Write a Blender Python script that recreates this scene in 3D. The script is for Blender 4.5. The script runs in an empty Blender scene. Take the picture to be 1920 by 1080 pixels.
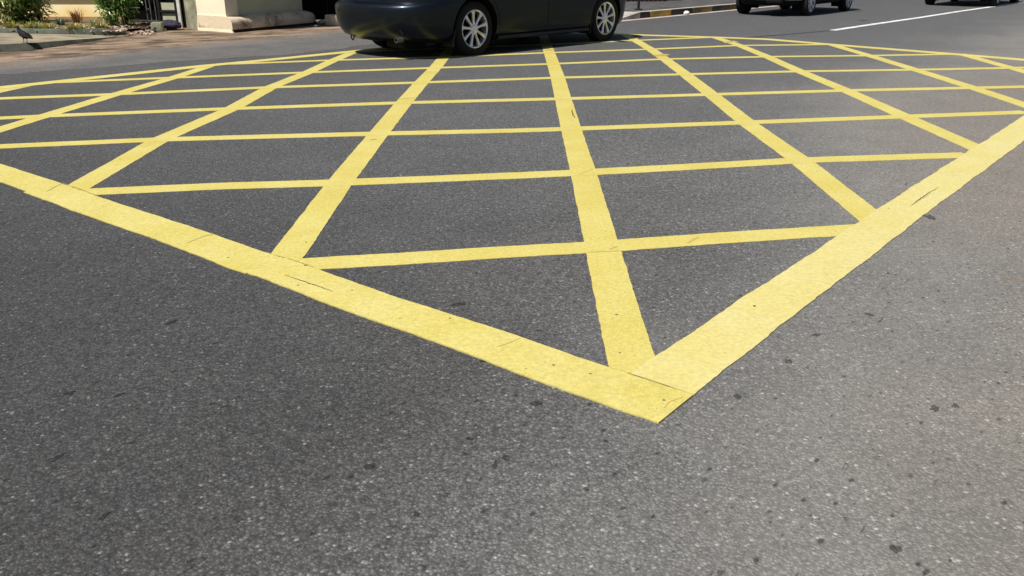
import bpy, bmesh, math, random
from mathutils import Vector, Matrix, noise
random.seed(7)
R = math.radians
PI = math.pi
scene = bpy.context.scene

# ------------------------------------------------------------------ camera, sky, sun, exposure
CAM_H, F_PX, HOR = 1.13, 1600.0, -75.0            # eye height in metres, focal length / horizon row of a 1920x1080 view
PITCH = math.atan((540 - HOR) / F_PX)
cam_d = bpy.data.cameras.new('camera')
cam = bpy.data.objects.new('camera', cam_d)
scene.collection.objects.link(cam)
cam.location = (0, 0, CAM_H)
cam.rotation_euler = (PI / 2 - PITCH, 0, 0)
cam_d.sensor_width = 36
cam_d.lens = 36 * F_PX / 1920
cam_d.clip_start = 0.05
cam_d.clip_end = 3000
scene.camera = cam

SUN_EL = R(58)
SUN_DIR = Vector((-0.72, -0.69, 0)).normalized() * math.cos(SUN_EL) + Vector((0, 0, math.sin(SUN_EL)))
world = bpy.data.worlds.new('World')
scene.world = world
world.use_nodes = True
wn = world.node_tree
bg = wn.nodes['Background']
sky = wn.nodes.new('ShaderNodeTexSky')
sky.sky_type = 'NISHITA'
sky.sun_disc = False
sky.sun_elevation = SUN_EL
sky.sun_rotation = math.atan2(SUN_DIR.x, SUN_DIR.y)
sky.air_density = 1.0
sky.dust_density = 1.0
wn.links.new(sky.outputs[0], bg.inputs[0])
bg.inputs[1].default_value = 0.05
sun_d = bpy.data.lights.new('sun', 'SUN')
sun_d.energy = 4.8
sun_d.angle = R(0.5)
sun_d.color = (1.0, 0.955, 0.88)
sun = bpy.data.objects.new('sun', sun_d)
scene.collection.objects.link(sun)
sun.location = (-20, -20, 40)
sun.rotation_euler = SUN_DIR.to_track_quat('Z', 'Y').to_euler()
scene.view_settings.view_transform = 'Standard'
scene.view_settings.look = 'None'
scene.view_settings.exposure = 0.4
scene.view_settings.gamma = 1
scene.view_settings.use_curve_mapping = False
scene.cycles.use_denoising = True
scene.cycles.max_bounces = 6
scene.cycles.caustics_reflective = False
scene.cycles.sample_clamp_indirect = 0.6

# ------------------------------------------------------------------ helpers
COL = scene.collection


def at(u, v, z=0.0):
    """ground point (at height z) seen in the 1920x1080 view at u, v"""
    x = (u - 960) / F_PX
    y = -(v - 540) / F_PX
    c, s = math.cos(PITCH), math.sin(PITCH)
    d = Vector((x, c + y * s, -s + y * c))
    t = (z - CAM_H) / d.z
    return Vector((d.x * t, d.y * t, z))


def tag(o, label=None, cat=None, group=None, kind=None):
    if label: o['label'] = label
    if cat: o['category'] = cat
    if group: o['group'] = group
    if kind: o['kind'] = kind
    return o


def obj(name, bm, mat, parent=None, smooth=None):
    me = bpy.data.meshes.new(name)
    bm.normal_update()
    bm.to_mesh(me)
    bm.free()
    for m in (mat if isinstance(mat, (list, tuple)) else [mat]):
        me.materials.append(m)
    if smooth is not None:
        for p in me.polygons:
            p.use_smooth = True
        me.set_sharp_from_angle(angle=R(smooth))
    o = bpy.data.objects.new(name, me)
    COL.objects.link(o)
    if parent is not None:
        o.parent = parent
    return o


def empty(name, loc=(0, 0, 0), rz=0.0, parent=None):
    o = bpy.data.objects.new(name, None)
    o.empty_display_size = 0.2
    o.location = loc
    o.rotation_euler = (0, 0, rz)
    COL.objects.link(o)
    if parent is not None:
        o.parent = parent
    return o


def kids(o):
    return [c for c in bpy.data.objects if c.parent == o]


def copy_tree(o, parent=None):
    c = o.copy()
    COL.objects.link(c)
    if parent is not None:
        c.parent = parent
    for ch in kids(o):
        copy_tree(ch, c)
    return c


def add_box(bm, c, s, rot=None, bev=0.0):
    r = bmesh.ops.create_cube(bm, size=1.0)
    vs = r['verts']
    M = Matrix.Translation(Vector(c)) @ (rot.to_4x4() if rot is not None else Matrix()) @ Matrix.Diagonal((s[0], s[1], s[2], 1))
    bmesh.ops.transform(bm, matrix=M, verts=vs)
    if bev > 0:
        es = list({e for v in vs for e in v.link_edges})
        bmesh.ops.bevel(bm, geom=es, offset=bev, segments=2, affect='EDGES', profile=0.5)


def add_cyl(bm, p, q, r1, r2=None, n=16, cap=True):
    p, q = Vector(p), Vector(q)
    r2 = r1 if r2 is None else r2
    d = (q - p)
    z = d.normalized()
    a = z.orthogonal().normalized()
    b = z.cross(a)
    va, vb = [], []
    for i in range(n):
        t = 2 * PI * i / n
        k = a * math.cos(t) + b * math.sin(t)
        va.append(bm.verts.new(p + k * r1))
        vb.append(bm.verts.new(q + k * r2))
    for i in range(n):
        j = (i + 1) % n
        bm.faces.new((va[i], va[j], vb[j], vb[i]))
    if cap:
        bm.faces.new(list(reversed(va)))
        bm.faces.new(vb)


def add_tube(bm, pts, r, n=8):
    for a, b in zip(pts[:-1], pts[1:]):
        add_cyl(bm, a, b, r, n=n)


def add_lathe_y(bm, prof, n=48, closed=False):
    """profile of (y, radius) turned about the y axis"""
    rings = []
    for y, r in prof:
        rings.append([bm.verts.new((r * math.cos(2 * PI * i / n), y, r * math.sin(2 * PI * i / n))) for i in range(n)])
    m = len(rings)
    for k in range(m if closed else m - 1):
        A, B = rings[k], rings[(k + 1) % m]
        for i in range(n):
            j = (i + 1) % n
            bm.faces.new((A[i], B[i], B[j], A[j]))


def add_prism(bm, pts, z0, z1):
    """vertical prism over a plan polygon (counter-clockwise)"""
    a = [bm.verts.new((p[0], p[1], z0)) for p in pts]
    b = [bm.verts.new((p[0], p[1], z1)) for p in pts]
    n = len(pts)
    for i in range(n):
        j = (i + 1) % n
        bm.faces.new((a[i], a[j], b[j], b[i]))
    bm.faces.new(list(reversed(a)))
    bm.faces.new(b)


# ------------------------------------------------------------------ node helpers
class NT:
    def __init__(self, name):
        self.m = bpy.data.materials.new(name)
        self.m.use_nodes = True
        self.t = self.m.node_tree
        self.p = self.t.nodes['Principled BSDF']
        self.co = self.t.nodes.new('ShaderNodeTexCoord').outputs['Object']

    def n(self, typ, **kw):
        nd = self.t.nodes.new(typ)
        for k, v in kw.items():
            setattr(nd, k, v)
        return nd

    def link(self, a, b):
        self.t.links.new(a, b)

    def val(self, sock, v):
        if hasattr(v, 'is_linked') or isinstance(v, bpy.types.NodeSocket):
            self.link(v, sock)
        else:
            sock.default_value = v

    def noise(self, scale, detail=4, rough=0.55, co=None, dist=0.0):
        nd = self.n('ShaderNodeTexNoise')
        nd.inputs['Scale'].default_value = scale
        nd.inputs['Detail'].default_value = detail
        nd.inputs['Roughness'].default_value = rough
        nd.inputs['Distortion'].default_value = dist
        self.link(co or self.co, nd.inputs['Vector'])
        return nd.outputs['Fac']

    def voro(self, scale, feature='F1', co=None, rand=1.0):
        nd = self.n('ShaderNodeTexVoronoi', feature=feature)
        nd.inputs['Scale'].default_value = scale
        nd.inputs['Randomness'].default_value = rand
        self.link(co or self.co, nd.inputs['Vector'])
        return nd

    def math(self, op, a, b=0.0, c=0.0, clamp=False):
        nd = self.n('ShaderNodeMath', operation=op, use_clamp=clamp)
        self.val(nd.inputs[0], a)
        self.val(nd.inputs[1], b)
        self.val(nd.inputs[2], c)
        return nd.outputs[0]

    def ss(self, x, a, b, lo=0.0, hi=1.0):
        nd = self.n('ShaderNodeMapRange', interpolation_type='SMOOTHSTEP')
        self.val(nd.inputs['Value'], x)
        nd.inputs['From Min'].default_value = a
        nd.inputs['From Max'].default_value = b
        nd.inputs['To Min'].default_value = lo
        nd.inputs['To Max'].default_value = hi
        return nd.outputs[0]

    def ramp(self, x, stops, interp='LINEAR'):
        nd = self.n('ShaderNodeValToRGB')
        cr = nd.color_ramp
        cr.interpolation = interp
        while len(cr.elements) < len(stops):
            cr.elements.new(0.5)
        for e, (pos, c) in zip(cr.elements, stops):
            e.position = pos
            e.color = (c, c, c, 1) if isinstance(c, (int, float)) else (*c, 1)
        self.val(nd.inputs[0], x)
        return nd.outputs[0]

    def mix(self, fac, a, b, typ='MIX'):
        nd = self.n('ShaderNodeMix', data_type='RGBA', blend_type=typ)
        self.val(nd.inputs[0], fac)
        for s, v in ((nd.inputs[6], a), (nd.inputs[7], b)):
            if isinstance(v, (tuple, list)):
                s.default_value = (*v[:3], 1)
            elif isinstance(v, (int, float)):
                s.default_value = (v, v, v, 1)
            else:
                self.link(v, s)
        return nd.outputs[2]

    def sep(self, co=None):
        nd = self.n('ShaderNodeSeparateXYZ')
        self.link(co or self.co, nd.inputs[0])
        return nd.outputs

    def mapping(self, rot=(0, 0, 0), scale=(1, 1, 1), loc=(0, 0, 0)):
        nd = self.n('ShaderNodeMapping', vector_type='TEXTURE')
        nd.inputs['Rotation'].default_value = rot
        nd.inputs['Scale'].default_value = scale
        nd.inputs['Location'].default_value = loc
        self.link(self.co, nd.inputs['Vector'])
        return nd.outputs[0]

    def bump(self, h, dist=0.003, strength=1.0):
        nd = self.n('ShaderNodeBump')
        nd.inputs['Distance'].default_value = dist
        nd.inputs['Strength'].default_value = strength
        self.link(h, nd.inputs['Height'])
        self.link(nd.outputs[0], self.p.inputs['Normal'])

    def out(self, col, rough=0.8, spec=0.3, metal=0.0):
        self.val(self.p.inputs['Base Color'], (*col[:3], 1) if isinstance(col, (tuple, list)) else col)
        self.val(self.p.inputs['Roughness'], rough)
        self.p.inputs['Specular IOR Level'].default_value = spec
        self.p.inputs['Metallic'].default_value = metal
        return self.m


def plain(name, col, rough=0.6, spec=0.4, metal=0.0, var=0.15, scale=8.0, coat=0.0, bump=0.0):
    t = NT(name)
    n = t.noise(scale, 5, 0.6)
    f = t.ss(n, 0.3, 0.7, 1 - var, 1 + var)
    c = t.mix(1.0, col, f, 'MULTIPLY')
    t.out(c, t.ss(n, 0.3, 0.7, rough * 0.9, min(1, rough * 1.1)), spec, metal)
    if coat:
        t.p.inputs['Coat Weight'].default_value = coat
        t.p.inputs['Coat Roughness'].default_value = 0.03
    if bump:
        t.bump(t.noise(scale * 6, 4, 0.6), bump, 0.6)
    return t.m


# ------------------------------------------------------------------ ground materials
def asphalt_nodes(t, tint=None):
    """worn asphalt: stones of several sizes in a dark binder, pits, worn paler towards the polished traffic lane, with glare and vignette painted into the tone"""
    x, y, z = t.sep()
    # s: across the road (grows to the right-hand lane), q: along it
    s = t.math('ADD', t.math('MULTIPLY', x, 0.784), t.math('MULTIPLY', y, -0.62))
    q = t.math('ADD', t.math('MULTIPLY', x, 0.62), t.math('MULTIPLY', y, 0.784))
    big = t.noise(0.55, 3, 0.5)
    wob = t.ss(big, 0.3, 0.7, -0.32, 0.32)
    s2 = t.math('ADD', t.math('ADD', s, wob), t.math('MULTIPLY', t.math('MINIMUM', t.math('MAXIMUM', q, -4.0), 8.0), 0.30))  # paling with distance puts grazing-view brightening into the colour
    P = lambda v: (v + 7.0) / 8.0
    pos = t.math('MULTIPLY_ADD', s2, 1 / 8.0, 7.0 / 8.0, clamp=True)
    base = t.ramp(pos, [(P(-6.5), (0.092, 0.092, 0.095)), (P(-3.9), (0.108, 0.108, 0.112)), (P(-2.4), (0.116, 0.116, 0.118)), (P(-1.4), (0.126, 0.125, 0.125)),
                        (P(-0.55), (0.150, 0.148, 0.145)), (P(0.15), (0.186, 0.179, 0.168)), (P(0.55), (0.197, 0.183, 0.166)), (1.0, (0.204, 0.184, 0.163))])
    # painted vignette: darkens the colour of the near left, across the first border
    vign = t.ss(t.math('ADD', q, wob), 0.2, 5.0, 0.49, 1.0)
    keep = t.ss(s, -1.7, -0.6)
    base = t.mix(1.0, base, t.math('ADD', vign, t.math('MULTIPLY', keep, t.math('SUBTRACT', 1.0, vign))), 'MULTIPLY')
    mid = t.ss(t.noise(2.3, 5, 0.6), 0.28, 0.72, 0.98, 1.12)
    col = t.mix(1.0, base, mid, 'MULTIPLY')
    # grain of the binder and of the stones, several sizes together; dust evens it out in the right-hand lane
    even = t.ss(s2, -0.9, 0.3, 1.0, 0.62)
    m = t.math('MULTIPLY', t.ss(t.noise(330, 3, 0.7), 0.30, 0.70, 0.64, 1.38), t.ss(t.noise(115, 3, 0.7), 0.33, 0.67, 0.80, 1.22))
    m = t.math('MULTIPLY', m, t.ss(t.noise(34, 4, 0.65), 0.33, 0.67, 0.86, 1.14))
    v1 = t.voro(120)
    sx = t.sep(v1.outputs['Color'])
    stone = t.ramp(sx[0], [(0.0, 0.60), (0.30, 0.86), (0.62, 1.02), (0.89, 1.14), (0.965, 1.36), (0.99, 1.9), (1.0, 2.5)])
    rim = t.ss(v1.outputs['Distance'], 0.30, 0.62, 1.0, 0.60)
    m = t.math('MULTIPLY', m, t.math('MULTIPLY', t.sep(stone)[0], rim))
    m = t.math('ADD', t.math('MULTIPLY', m, even), t.math('SUBTRACT', 1.0, even))
    col = t.mix(1.0, col, m, 'MULTIPLY')
    # coarser pale stones, sparse
    v2 = t.voro(75)
    pick = t.ss(t.sep(v2.outputs['Color'])[1], 0.965, 0.985)
    core = t.ss(v2.outputs['Distance'], 0.40, 0.20)
    pal = t.math('MULTIPLY', pick, core)
    col = t.mix(t.math('MULTIPLY', pal, 0.46), col, (0.36, 0.355, 0.34))
    # pits and dark flecks, drawn out along the rolling direction
    mp = t.mapping(rot=(0, 0, R(52)), scale=(1.5, 0.75, 1))
    v3 = t.voro(26, co=mp)
    pk = t.ss(t.sep(v3.outputs['Color'])[2], 0.88, 0.99)
    edge = t.math('ADD', v3.outputs['Distance'], t.math('MULTIPLY', t.math('SUBTRACT', t.noise(60, 3, 0.6), 0.5), 0.5))
    pit = t.math('MULTIPLY', pk, t.ss(edge, 0.26, 0.02))
    col = t.mix(t.math('MULTIPLY', pit, 0.72), col, (0.012, 0.012, 0.012))
    pn = t.ss(t.noise(70, 4, 0.65, co=mp), 0.28, 0.37, 1.0, 0.0)
    col = t.mix(t.math('MULTIPLY', pn, 0.6), col, (0.02, 0.02, 0.02))
    v4 = t.voro(58, co=mp)
    pit4 = t.math('MULTIPLY', t.ss(t.sep(v4.outputs['Color'])[0], 0.90, 0.97), t.ss(v4.outputs['Distance'], 0.34, 0.14))
    col = t.mix(t.math('MULTIPLY', pit4, 0.62), col, (0.016, 0.016, 0.016))
    # longer scrub marks along the rolling direction
    mp2 = t.mapping(rot=(0, 0, R(56)), scale=(5.0, 0.42, 1))
    sc = t.math('MULTIPLY', t.ss(t.noise(22, 4, 0.6, co=mp2), 0.345, 0.27), t.ss(t.noise(1.7, 3, 0.5), 0.42, 0.58))
    col = t.mix(t.math('MULTIPLY', sc, 0.65), col, (0.016, 0.016, 0.016))
    # pale scuffs, few and faint
    pf = t.math('MULTIPLY', t.ss(t.noise(9, 4, 0.65, co=mp), 0.69, 0.76), t.ss(t.noise(90, 3, 0.7), 0.40, 0.60))
    col = t.mix(t.math('MULTIPLY', pf, 0.5), col, (0.30, 0.295, 0.285))
    if tint:
        col = t.mix(1.0, col, tint, 'MULTIPLY')
    h = t.math('ADD', t.math('MULTIPLY', t.ss(v1.outputs['Distance'], 0.1, 0.6, 1.0, 0.0), 0.6),
               t.math('ADD', t.math('MULTIPLY', t.noise(260, 4, 0.65), 0.7), t.math('MULTIPLY', pit, -1.2)))
    return col, h


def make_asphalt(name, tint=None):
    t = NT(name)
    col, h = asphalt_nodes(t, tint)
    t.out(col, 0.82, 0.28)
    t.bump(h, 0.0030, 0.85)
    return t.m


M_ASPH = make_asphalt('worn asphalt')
M_STAIN = make_asphalt('oily asphalt', (0.40, 0.40, 0.40))
M_RUST = make_asphalt('rusty asphalt', (1.35, 1.0, 0.62))


def make_paint(name, a, b, crackle=1.0):
    t = NT(name)
    n = t.noise(3.0, 5, 0.6)
    col = t.mix(t.ss(n, 0.35, 0.68), a, b)
    fine = t.ss(t.noise(60, 4, 0.6), 0.3, 0.7, 0.90, 1.08)
    col = t.mix(1.0, col, fine, 'MULTIPLY')
    fine2 = t.ss(t.noise(260, 3, 0.7), 0.3, 0.7, 0.86, 1.12)
    col = t.mix(1.0, col, fine2, 'MULTIPLY')
    # worn flecks where the stone shows through, in patches
    wn = t.math('MULTIPLY', t.ss(t.noise(110, 4, 0.7), 0.385, 0.315), t.ss(t.noise(2.1, 3, 0.5), 0.42, 0.58))
    col = t.mix(t.math('MULTIPLY', wn, 0.62), col, (0.13, 0.105, 0.05))
    # tyre grime in soft patches
    g = t.math('MULTIPLY', t.ss(t.noise(1.3, 4, 0.6), 0.52, 0.74), t.ss(t.noise(25, 4, 0.7), 0.35, 0.7))
    col = t.mix(t.math('MULTIPLY', g, 0.42), col, (0.34, 0.25, 0.06))
    # hairline scratches across the lay direction
    mp = t.mapping(rot=(0, 0, R(55)), scale=(1.2, 0.13, 1))
    sc = t.ss(t.noise(9, 5, 0.75, co=mp), 0.285, 0.33, 1.0, 0.0)
    col = t.mix(t.math('MULTIPLY', sc, 0.45 * crackle), col, (0.16, 0.12, 0.035))
    # pock marks
    v = t.voro(24)
    pk = t.math('MULTIPLY', t.ss(t.sep(v.outputs['Color'])[0], 0.955, 0.965), t.ss(v.outputs['Distance'], 0.16, 0.09))
    col = t.mix(t.math('MULTIPLY', pk, 0.85), col, (0.06, 0.045, 0.02))
    t.out(col, 0.62, 0.35)
    h = t.math('ADD', t.math('MULTIPLY', t.noise(180, 4, 0.6), 0.5), t.math('MULTIPLY', sc, -0.8))
    t.bump(h, 0.002, 0.5)
    return t.m


M_YEL = make_paint('yellow road paint', (0.50, 0.42, 0.105), (0.53, 0.46, 0.145))
M_YEL_B = make_paint('yellow border paint', (0.51, 0.435, 0.115), (0.54, 0.47, 0.165))
M_YEL_C = make_paint('faded border paint', (0.535, 0.465, 0.165), (0.55, 0.49, 0.215), 0.7)
M_WHITE_LINE = plain('white road paint', (0.62, 0.62, 0.61), 0.6, 0.3, var=0.25, scale=4)


def make_dirt():
    """forecourt: pale tarmac by the roadside passing into trodden brown earth towards the planting bed"""
    t = NT('dusty forecourt')
    x, y, z = t.sep()
    # distance inward from the tarmac edge line through (-6.02,10.32) and (-4.12,13.4)
    d = t.math('ADD', t.math('MULTIPLY', t.math('ADD', x, 6.02), -0.851), t.math('MULTIPLY', t.math('SUBTRACT', y, 10.32), 0.525))
    mp = t.mapping(rot=(0, 0, R(35)), scale=(1.3, 0.75, 1))
    w = t.math('MULTIPLY', t.math('SUBTRACT', t.noise(1.1, 5, 0.6), 0.5), 1.5)
    dd = t.math('ADD', d, w)
    tar = t.mix(t.ss(t.noise(0.9, 4, 0.55), 0.35, 0.65), (0.19, 0.16, 0.135), (0.28, 0.225, 0.18))
    earth = t.mix(t.ss(t.noise(1.7, 5, 0.65, co=mp), 0.36, 0.62), (0.10, 0.068, 0.045), (0.29, 0.21, 0.15))
    earth = t.mix(t.ss(t.noise(1.9, 4, 0.6, co=mp), 0.52, 0.64), earth, (0.062, 0.048, 0.036))  # dark stains that also paint in the dappled tree shade
    col = t.mix(t.ss(dd, -0.75, 0.15), tar, earth)
    # towards the carriageway the dust thins out over bare asphalt
    dr = t.math('ADD', t.math('MULTIPLY', t.math('ADD', x, 6.02), -0.851), t.math('MULTIPLY', t.math('SUBTRACT', y, 10.32), 0.525))
    dr = t.math('ADD', dr, t.math('MULTIPLY', t.math('SUBTRACT', t.noise(0.8, 4, 0.55), 0.5), 1.6))
    asp = t.mix(t.ss(t.noise(2.0, 4, 0.6), 0.3, 0.7), (0.100, 0.098, 0.098), (0.125, 0.120, 0.116))
    col = t.mix(t.ss(dr, -0.95, 0.45), asp, col)
    col = t.mix(1.0, col, t.ss(t.noise(120, 4, 0.7), 0.3, 0.7, 0.78, 1.22), 'MULTIPLY')
    v = t.voro(60)
    col = t.mix(1.0, col, t.ramp(t.sep(v.outputs['Color'])[0], [(0, 0.8), (0.7, 1.0), (1, 1.3)]), 'MULTIPLY')
    t.out(col, 0.9, 0.15)
    t.bump(t.noise(40, 6, 0.65), 0.008, 0.7)
    return t.m


M_DIRT = make_dirt()
M_SOIL = plain('garden soil', (0.16, 0.105, 0.065), 0.95, 0.1, var=0.45, scale=9, bump=0.02)
M_PAVER = plain('dark pavement', (0.075, 0.070, 0.070), 0.85, 0.2, var=0.35, scale=2.5, bump=0.004)  # shade over the pavement is put into this dark base colour
M_CONC = plain('pale concrete', (0.34, 0.31, 0.28), 0.85, 0.2, var=0.25, scale=3, bump=0.004)
M_GUTTER = plain('gutter concrete', (0.40, 0.34, 0.31), 0.85, 0.2, var=0.2, scale=3)

# ------------------------------------------------------------------ setting: road, forecourt, pavement
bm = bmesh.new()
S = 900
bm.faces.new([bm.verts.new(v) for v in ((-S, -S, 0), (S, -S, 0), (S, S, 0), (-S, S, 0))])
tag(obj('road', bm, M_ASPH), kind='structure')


def jitter(p, amp, freq, seed=0.0):
    return noise.noise(Vector((p.x * freq + seed, p.y * freq - seed, seed))) * amp


def strip(name, pts, width, z, mat, edge=0.003, step=0.014, freq=9.0, w2=None):
    """painted line of thermoplastic: a thin slab with slightly ragged edges along a ground polyline"""
    P = [Vector((p.x, p.y, 0)) for p in pts]
    # resample
    out = [P[0]]
    for a, b in zip(P[:-1], P[1:]):
        n = max(1, int((b - a).length / step))
        for i in range(1, n + 1):
            out.append(a.lerp(b, i / n))
    # smooth the corners of the polyline a little
    for _ in range(30):
        out = [out[0]] + [(out[i - 1] + 2 * out[i] + out[i + 1]) / 4 for i in range(1, len(out) - 1)] + [out[-1]]
    bm = bmesh.new()
    rows = []
    sd = random.uniform(0, 50)
    N = len(out)
    for i, p in enumerate(out):
        d = (out[min(i + 1, N - 1)] - out[max(i - 1, 0)]).normalized()
        nn = Vector((-d.y, d.x, 0))
        w = width if w2 is None else width + (w2 - width) * i / (N - 1)
        jl = jitter(p, edge, freq, sd) + jitter(p, edge * 0.5, freq * 4, sd + 3) + jitter(p, 0.0014, 55, sd + 9)
        jr = jitter(p, edge, freq, sd + 17) + jitter(p, edge * 0.5, freq * 4, sd + 23) + jitter(p, 0.0014, 55, sd + 29)
        L = p + nn * (w / 2 + jl)
        Rr = p - nn * (w / 2 + jr)
        rows.append([bm.verts.new((L.x, L.y, 0.0005)), bm.verts.new((L.x, L.y, z)), bm.verts.new((Rr.x, Rr.y, z)), bm.verts.new((Rr.x, Rr.y, 0.0005))])
    for a, b in zip(rows[:-1], rows[1:]):
        for k in range(3):
            bm.faces.new((a[k], a[k + 1], b[k + 1], b[k]))
    bm.faces.new(rows[0])
    bm.faces.new(list(reversed(rows[-1])))
    return tag(obj(name, bm, mat), kind='structure')


def line(*px):
    return [at(u, v) for u, v in px]


# the long diagonals running away from the viewer
A_LINES = [
    [(-272, 230), (0, 171), (66, 157)],
    [(-125, 283), (0, 243), (82, 218), (217, 177), (325, 146), (398, 122)],
    [(108, 375), (145, 352), (300, 262), (435, 204), (507, 164), (577, 136), (626, 113), (664, 97)],
    [(503, 517), (540, 478), (637, 343), (710, 251), (757, 193), (790, 155), (816, 127.5), (832, 107.5), (855, 76.5)],
    [(1190, 700), (1129, 463), (1094, 324), (1071, 242), (1056, 185.5), (1046, 146), (1037.5, 120), (1030, 99), (1017, 61)],
    [(1645, 418), (1500, 301), (1400, 230), (1334, 177.5), (1285, 139.5), (1247, 111), (1220, 92.5), (1192, 76), (1172, 65)],
    [(1845, 284), (1697, 219), (1587, 170), (1500, 134), (1440, 107), (1385, 84.5), (1340, 70)],
    [(2010, 227), (1915, 195), (1825, 165), (1717, 131), (1632, 105), (1560, 84)],
    [(2060, 175), (1902, 129), (1800, 101)],
]
B_LINES = [
    [(535, 499), (570, 496), (750, 486), (950, 473), (1129, 463), (1350, 447), (1620, 430)],
    [(155, 361), (400, 350), (637, 343), (960, 330), (1094, 324), (1300, 313), (1500, 301), (1815, 291)],
    [(-125, 281), (0, 275), (300, 262), (480, 257), (710, 251), (960, 245.5), (1071, 242), (1400, 230), (1697, 219), (1925, 210.5)],
    [(-235, 236), (0, 222), (82, 218), (435, 204), (757, 193), (1056, 185.5), (1334, 177.5), (1587, 170), (1825, 165), (2010, 161)],
    [(-300, 199), (0, 185), (217, 177), (507, 164), (790, 155), (1046, 146), (1285, 139.5), (1500, 134), (1717, 131), (1902, 127.5), (2040, 124)],
    [(72, 156), (325, 146), (577, 136), (816, 127.5), (1037.5, 120), (1247, 111), (1440, 106.5), (1632, 104.5), (1800, 101.5)],
    [(408, 121), (480, 118.5), (626, 113), (832, 107), (1030, 99), (1220, 92.5), (1385, 85.5), (1558, 83.5)],
    [(664, 97), (900, 88), (1020, 83.5), (1100, 80), (1192, 76), (1338, 70)],
]
for i, l in enumerate(A_LINES):
    strip('road_marking', line(*l), 0.147, 0.0018, M_YEL, 0.0035)
for i, l in enumerate(B_LINES):
    strip('road_marking', line(*l), 0.147, 0.0028, M_YEL, 0.0035)
far = at(1005, 59.8)
NEAR_L = [(-372, 196), (0, 326), (118, 366), (187, 391), (337, 441), (480, 493.5), (545, 516), (692, 571), (900, 640), (1030, 689), (1266.5, 769.5)]
NEAR_R = [(1240, 722), (1259, 708), (1440, 575), (1575, 481), (1635, 437), (1720, 376.5), (1830, 301), (1917, 241.5), (2085, 124)]
strip('road_marking', line(*NEAR_R), 0.203, 0.0038, M_YEL_C, 0.006, freq=7)
NL = line(*NEAR_L)


def shifted(pts, d):
    out = []
    for i, p in enumerate(pts):
        t = (pts[min(i + 1, len(pts) - 1)] - pts[max(i - 1, 0)]).normalized()
        out.append(p + Vector((-t.y, t.x, 0)) * d)
    return out


strip('road_marking', shifted([NL[0], NL[1], at(100, 359.5)], 0.010), 0.190, 0.0046, M_YEL_B, 0.005, freq=7)
strip('road_marking', shifted([at(84, 354), NL[2], NL[3], NL[4], NL[5], at(503, 501.5)], -0.004), 0.200, 0.0050, M_YEL_B, 0.005, freq=7)
strip('road_marking', shifted([at(494, 498)] + NL[6:], 0.004), 0.196, 0.0054, M_YEL_B, 0.005, freq=7)
strip('road_marking', line((-372, 205), (0, 165), (72, 157.5), (387, 123.5), (480, 115), (640, 99), (700, 92.8), (755, 87), (830, 78.5), (1010, 59.3)), 0.20, 0.0038, M_YEL_B, 0.004)
strip('road_marking', line((998, 60.2), (1185, 65.5), (1335, 70), (1440, 74), (1560, 84), (1740, 98), (1920, 112.5), (2085, 127.5)), 0.20, 0.0050, M_YEL_B, 0.004)
strip('road_marking', line((1562, 57), (1640, 45.3), (1720, 33.8), (1800, 21.3), (1860, 12.7), (1920, 4), (2200, -30)), 0.13, 0.004, M_WHITE_LINE, 0.004)

strip('road_seam', line((1395, 71), (1440, 67.5), (1500, 62.5), (1560, 57.3)), 0.10, 0.0009, M_STAIN, 0.02)
# cracks in the paint and old seams: slivers of open joint
M_CRACK = plain('open joint', (0.10, 0.075, 0.03), 0.9, 0.1)
M_SEAM = plain('paint seam', (0.38, 0.29, 0.08), 0.8, 0.2)


def sliver(px, w, z, mat):
    P = [at(u, v) for u, v in px]
    bm = bmesh.new()
    N = 26
    rows = []
    for i in range(N + 1):
        f = i / N * (len(P) - 1)
        k = min(int(f), len(P) - 2)
        p = P[k].lerp(P[k + 1], f - k)
        d = (P[k + 1] - P[k]).normalized()
        nn = Vector((-d.y, d.x, 0))
        ww = w * (0.25 + 0.75 * math.sin(PI * min(max(i / N, 0.03), 0.97))) * random.uniform(0.6, 1.2)
        p = p + nn * random.uniform(-1, 1) * w * 0.35
        rows.append((bm.verts.new((p.x + nn.x * ww / 2, p.y + nn.y * ww / 2, z)), bm.verts.new((p.x - nn.x * ww / 2, p.y - nn.y * ww / 2, z))))
    for a, b in zip(rows[:-1], rows[1:]):
        bm.faces.new((a[0], b[0], b[1], a[1]))
    return tag(obj('paint_crack', bm, mat), kind='structure')


sliver([(534, 518), (575, 532), (625, 549)], 0.0065, 0.0060, M_CRACK)
sliver([(1708, 386), (1735, 367), (1760, 352)], 0.006, 0.0046, M_CRACK)
sliver([(1705, 389), (1730, 373), (1745, 364)], 0.004, 0.0047, M_SEAM)
sliver([(86, 362), (104, 352), (118, 345)], 0.008, 0.0060, M_SEAM)
sliver([(118, 345), (150, 356), (188, 371)], 0.006, 0.0060, M_SEAM)
sliver([(505, 477), (545, 488), (595, 505)], 0.0045, 0.0060, M_SEAM)
sliver([(350, 458), (385, 444), (402, 441)], 0.007, 0.0060, M_SEAM)
sliver([(1134, 689), (1210, 712), (1297, 742)], 0.0025, 0.0060, M_SEAM)
sliver([(1245, 768), (1255, 757), (1280, 748)], 0.004, 0.0060, M_SEAM)
sliver([(1072, 206), (1074, 215), (1078, 222)], 0.010, 0.0034, M_CRACK)
sliver([(1083, 329), (1100, 322), (1112, 318)], 0.006, 0.0034, M_SEAM)
sliver([(1101, 474), (1130, 473), (1165, 471)], 0.006, 0.0034, M_SEAM)
sliver([(735, 188), (760, 185), (785, 183)], 0.012, 0.0034, M_SEAM)
sliver([(930, 654), (955, 646), (975, 637)], 0.004, 0.0060, M_SEAM)


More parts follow.
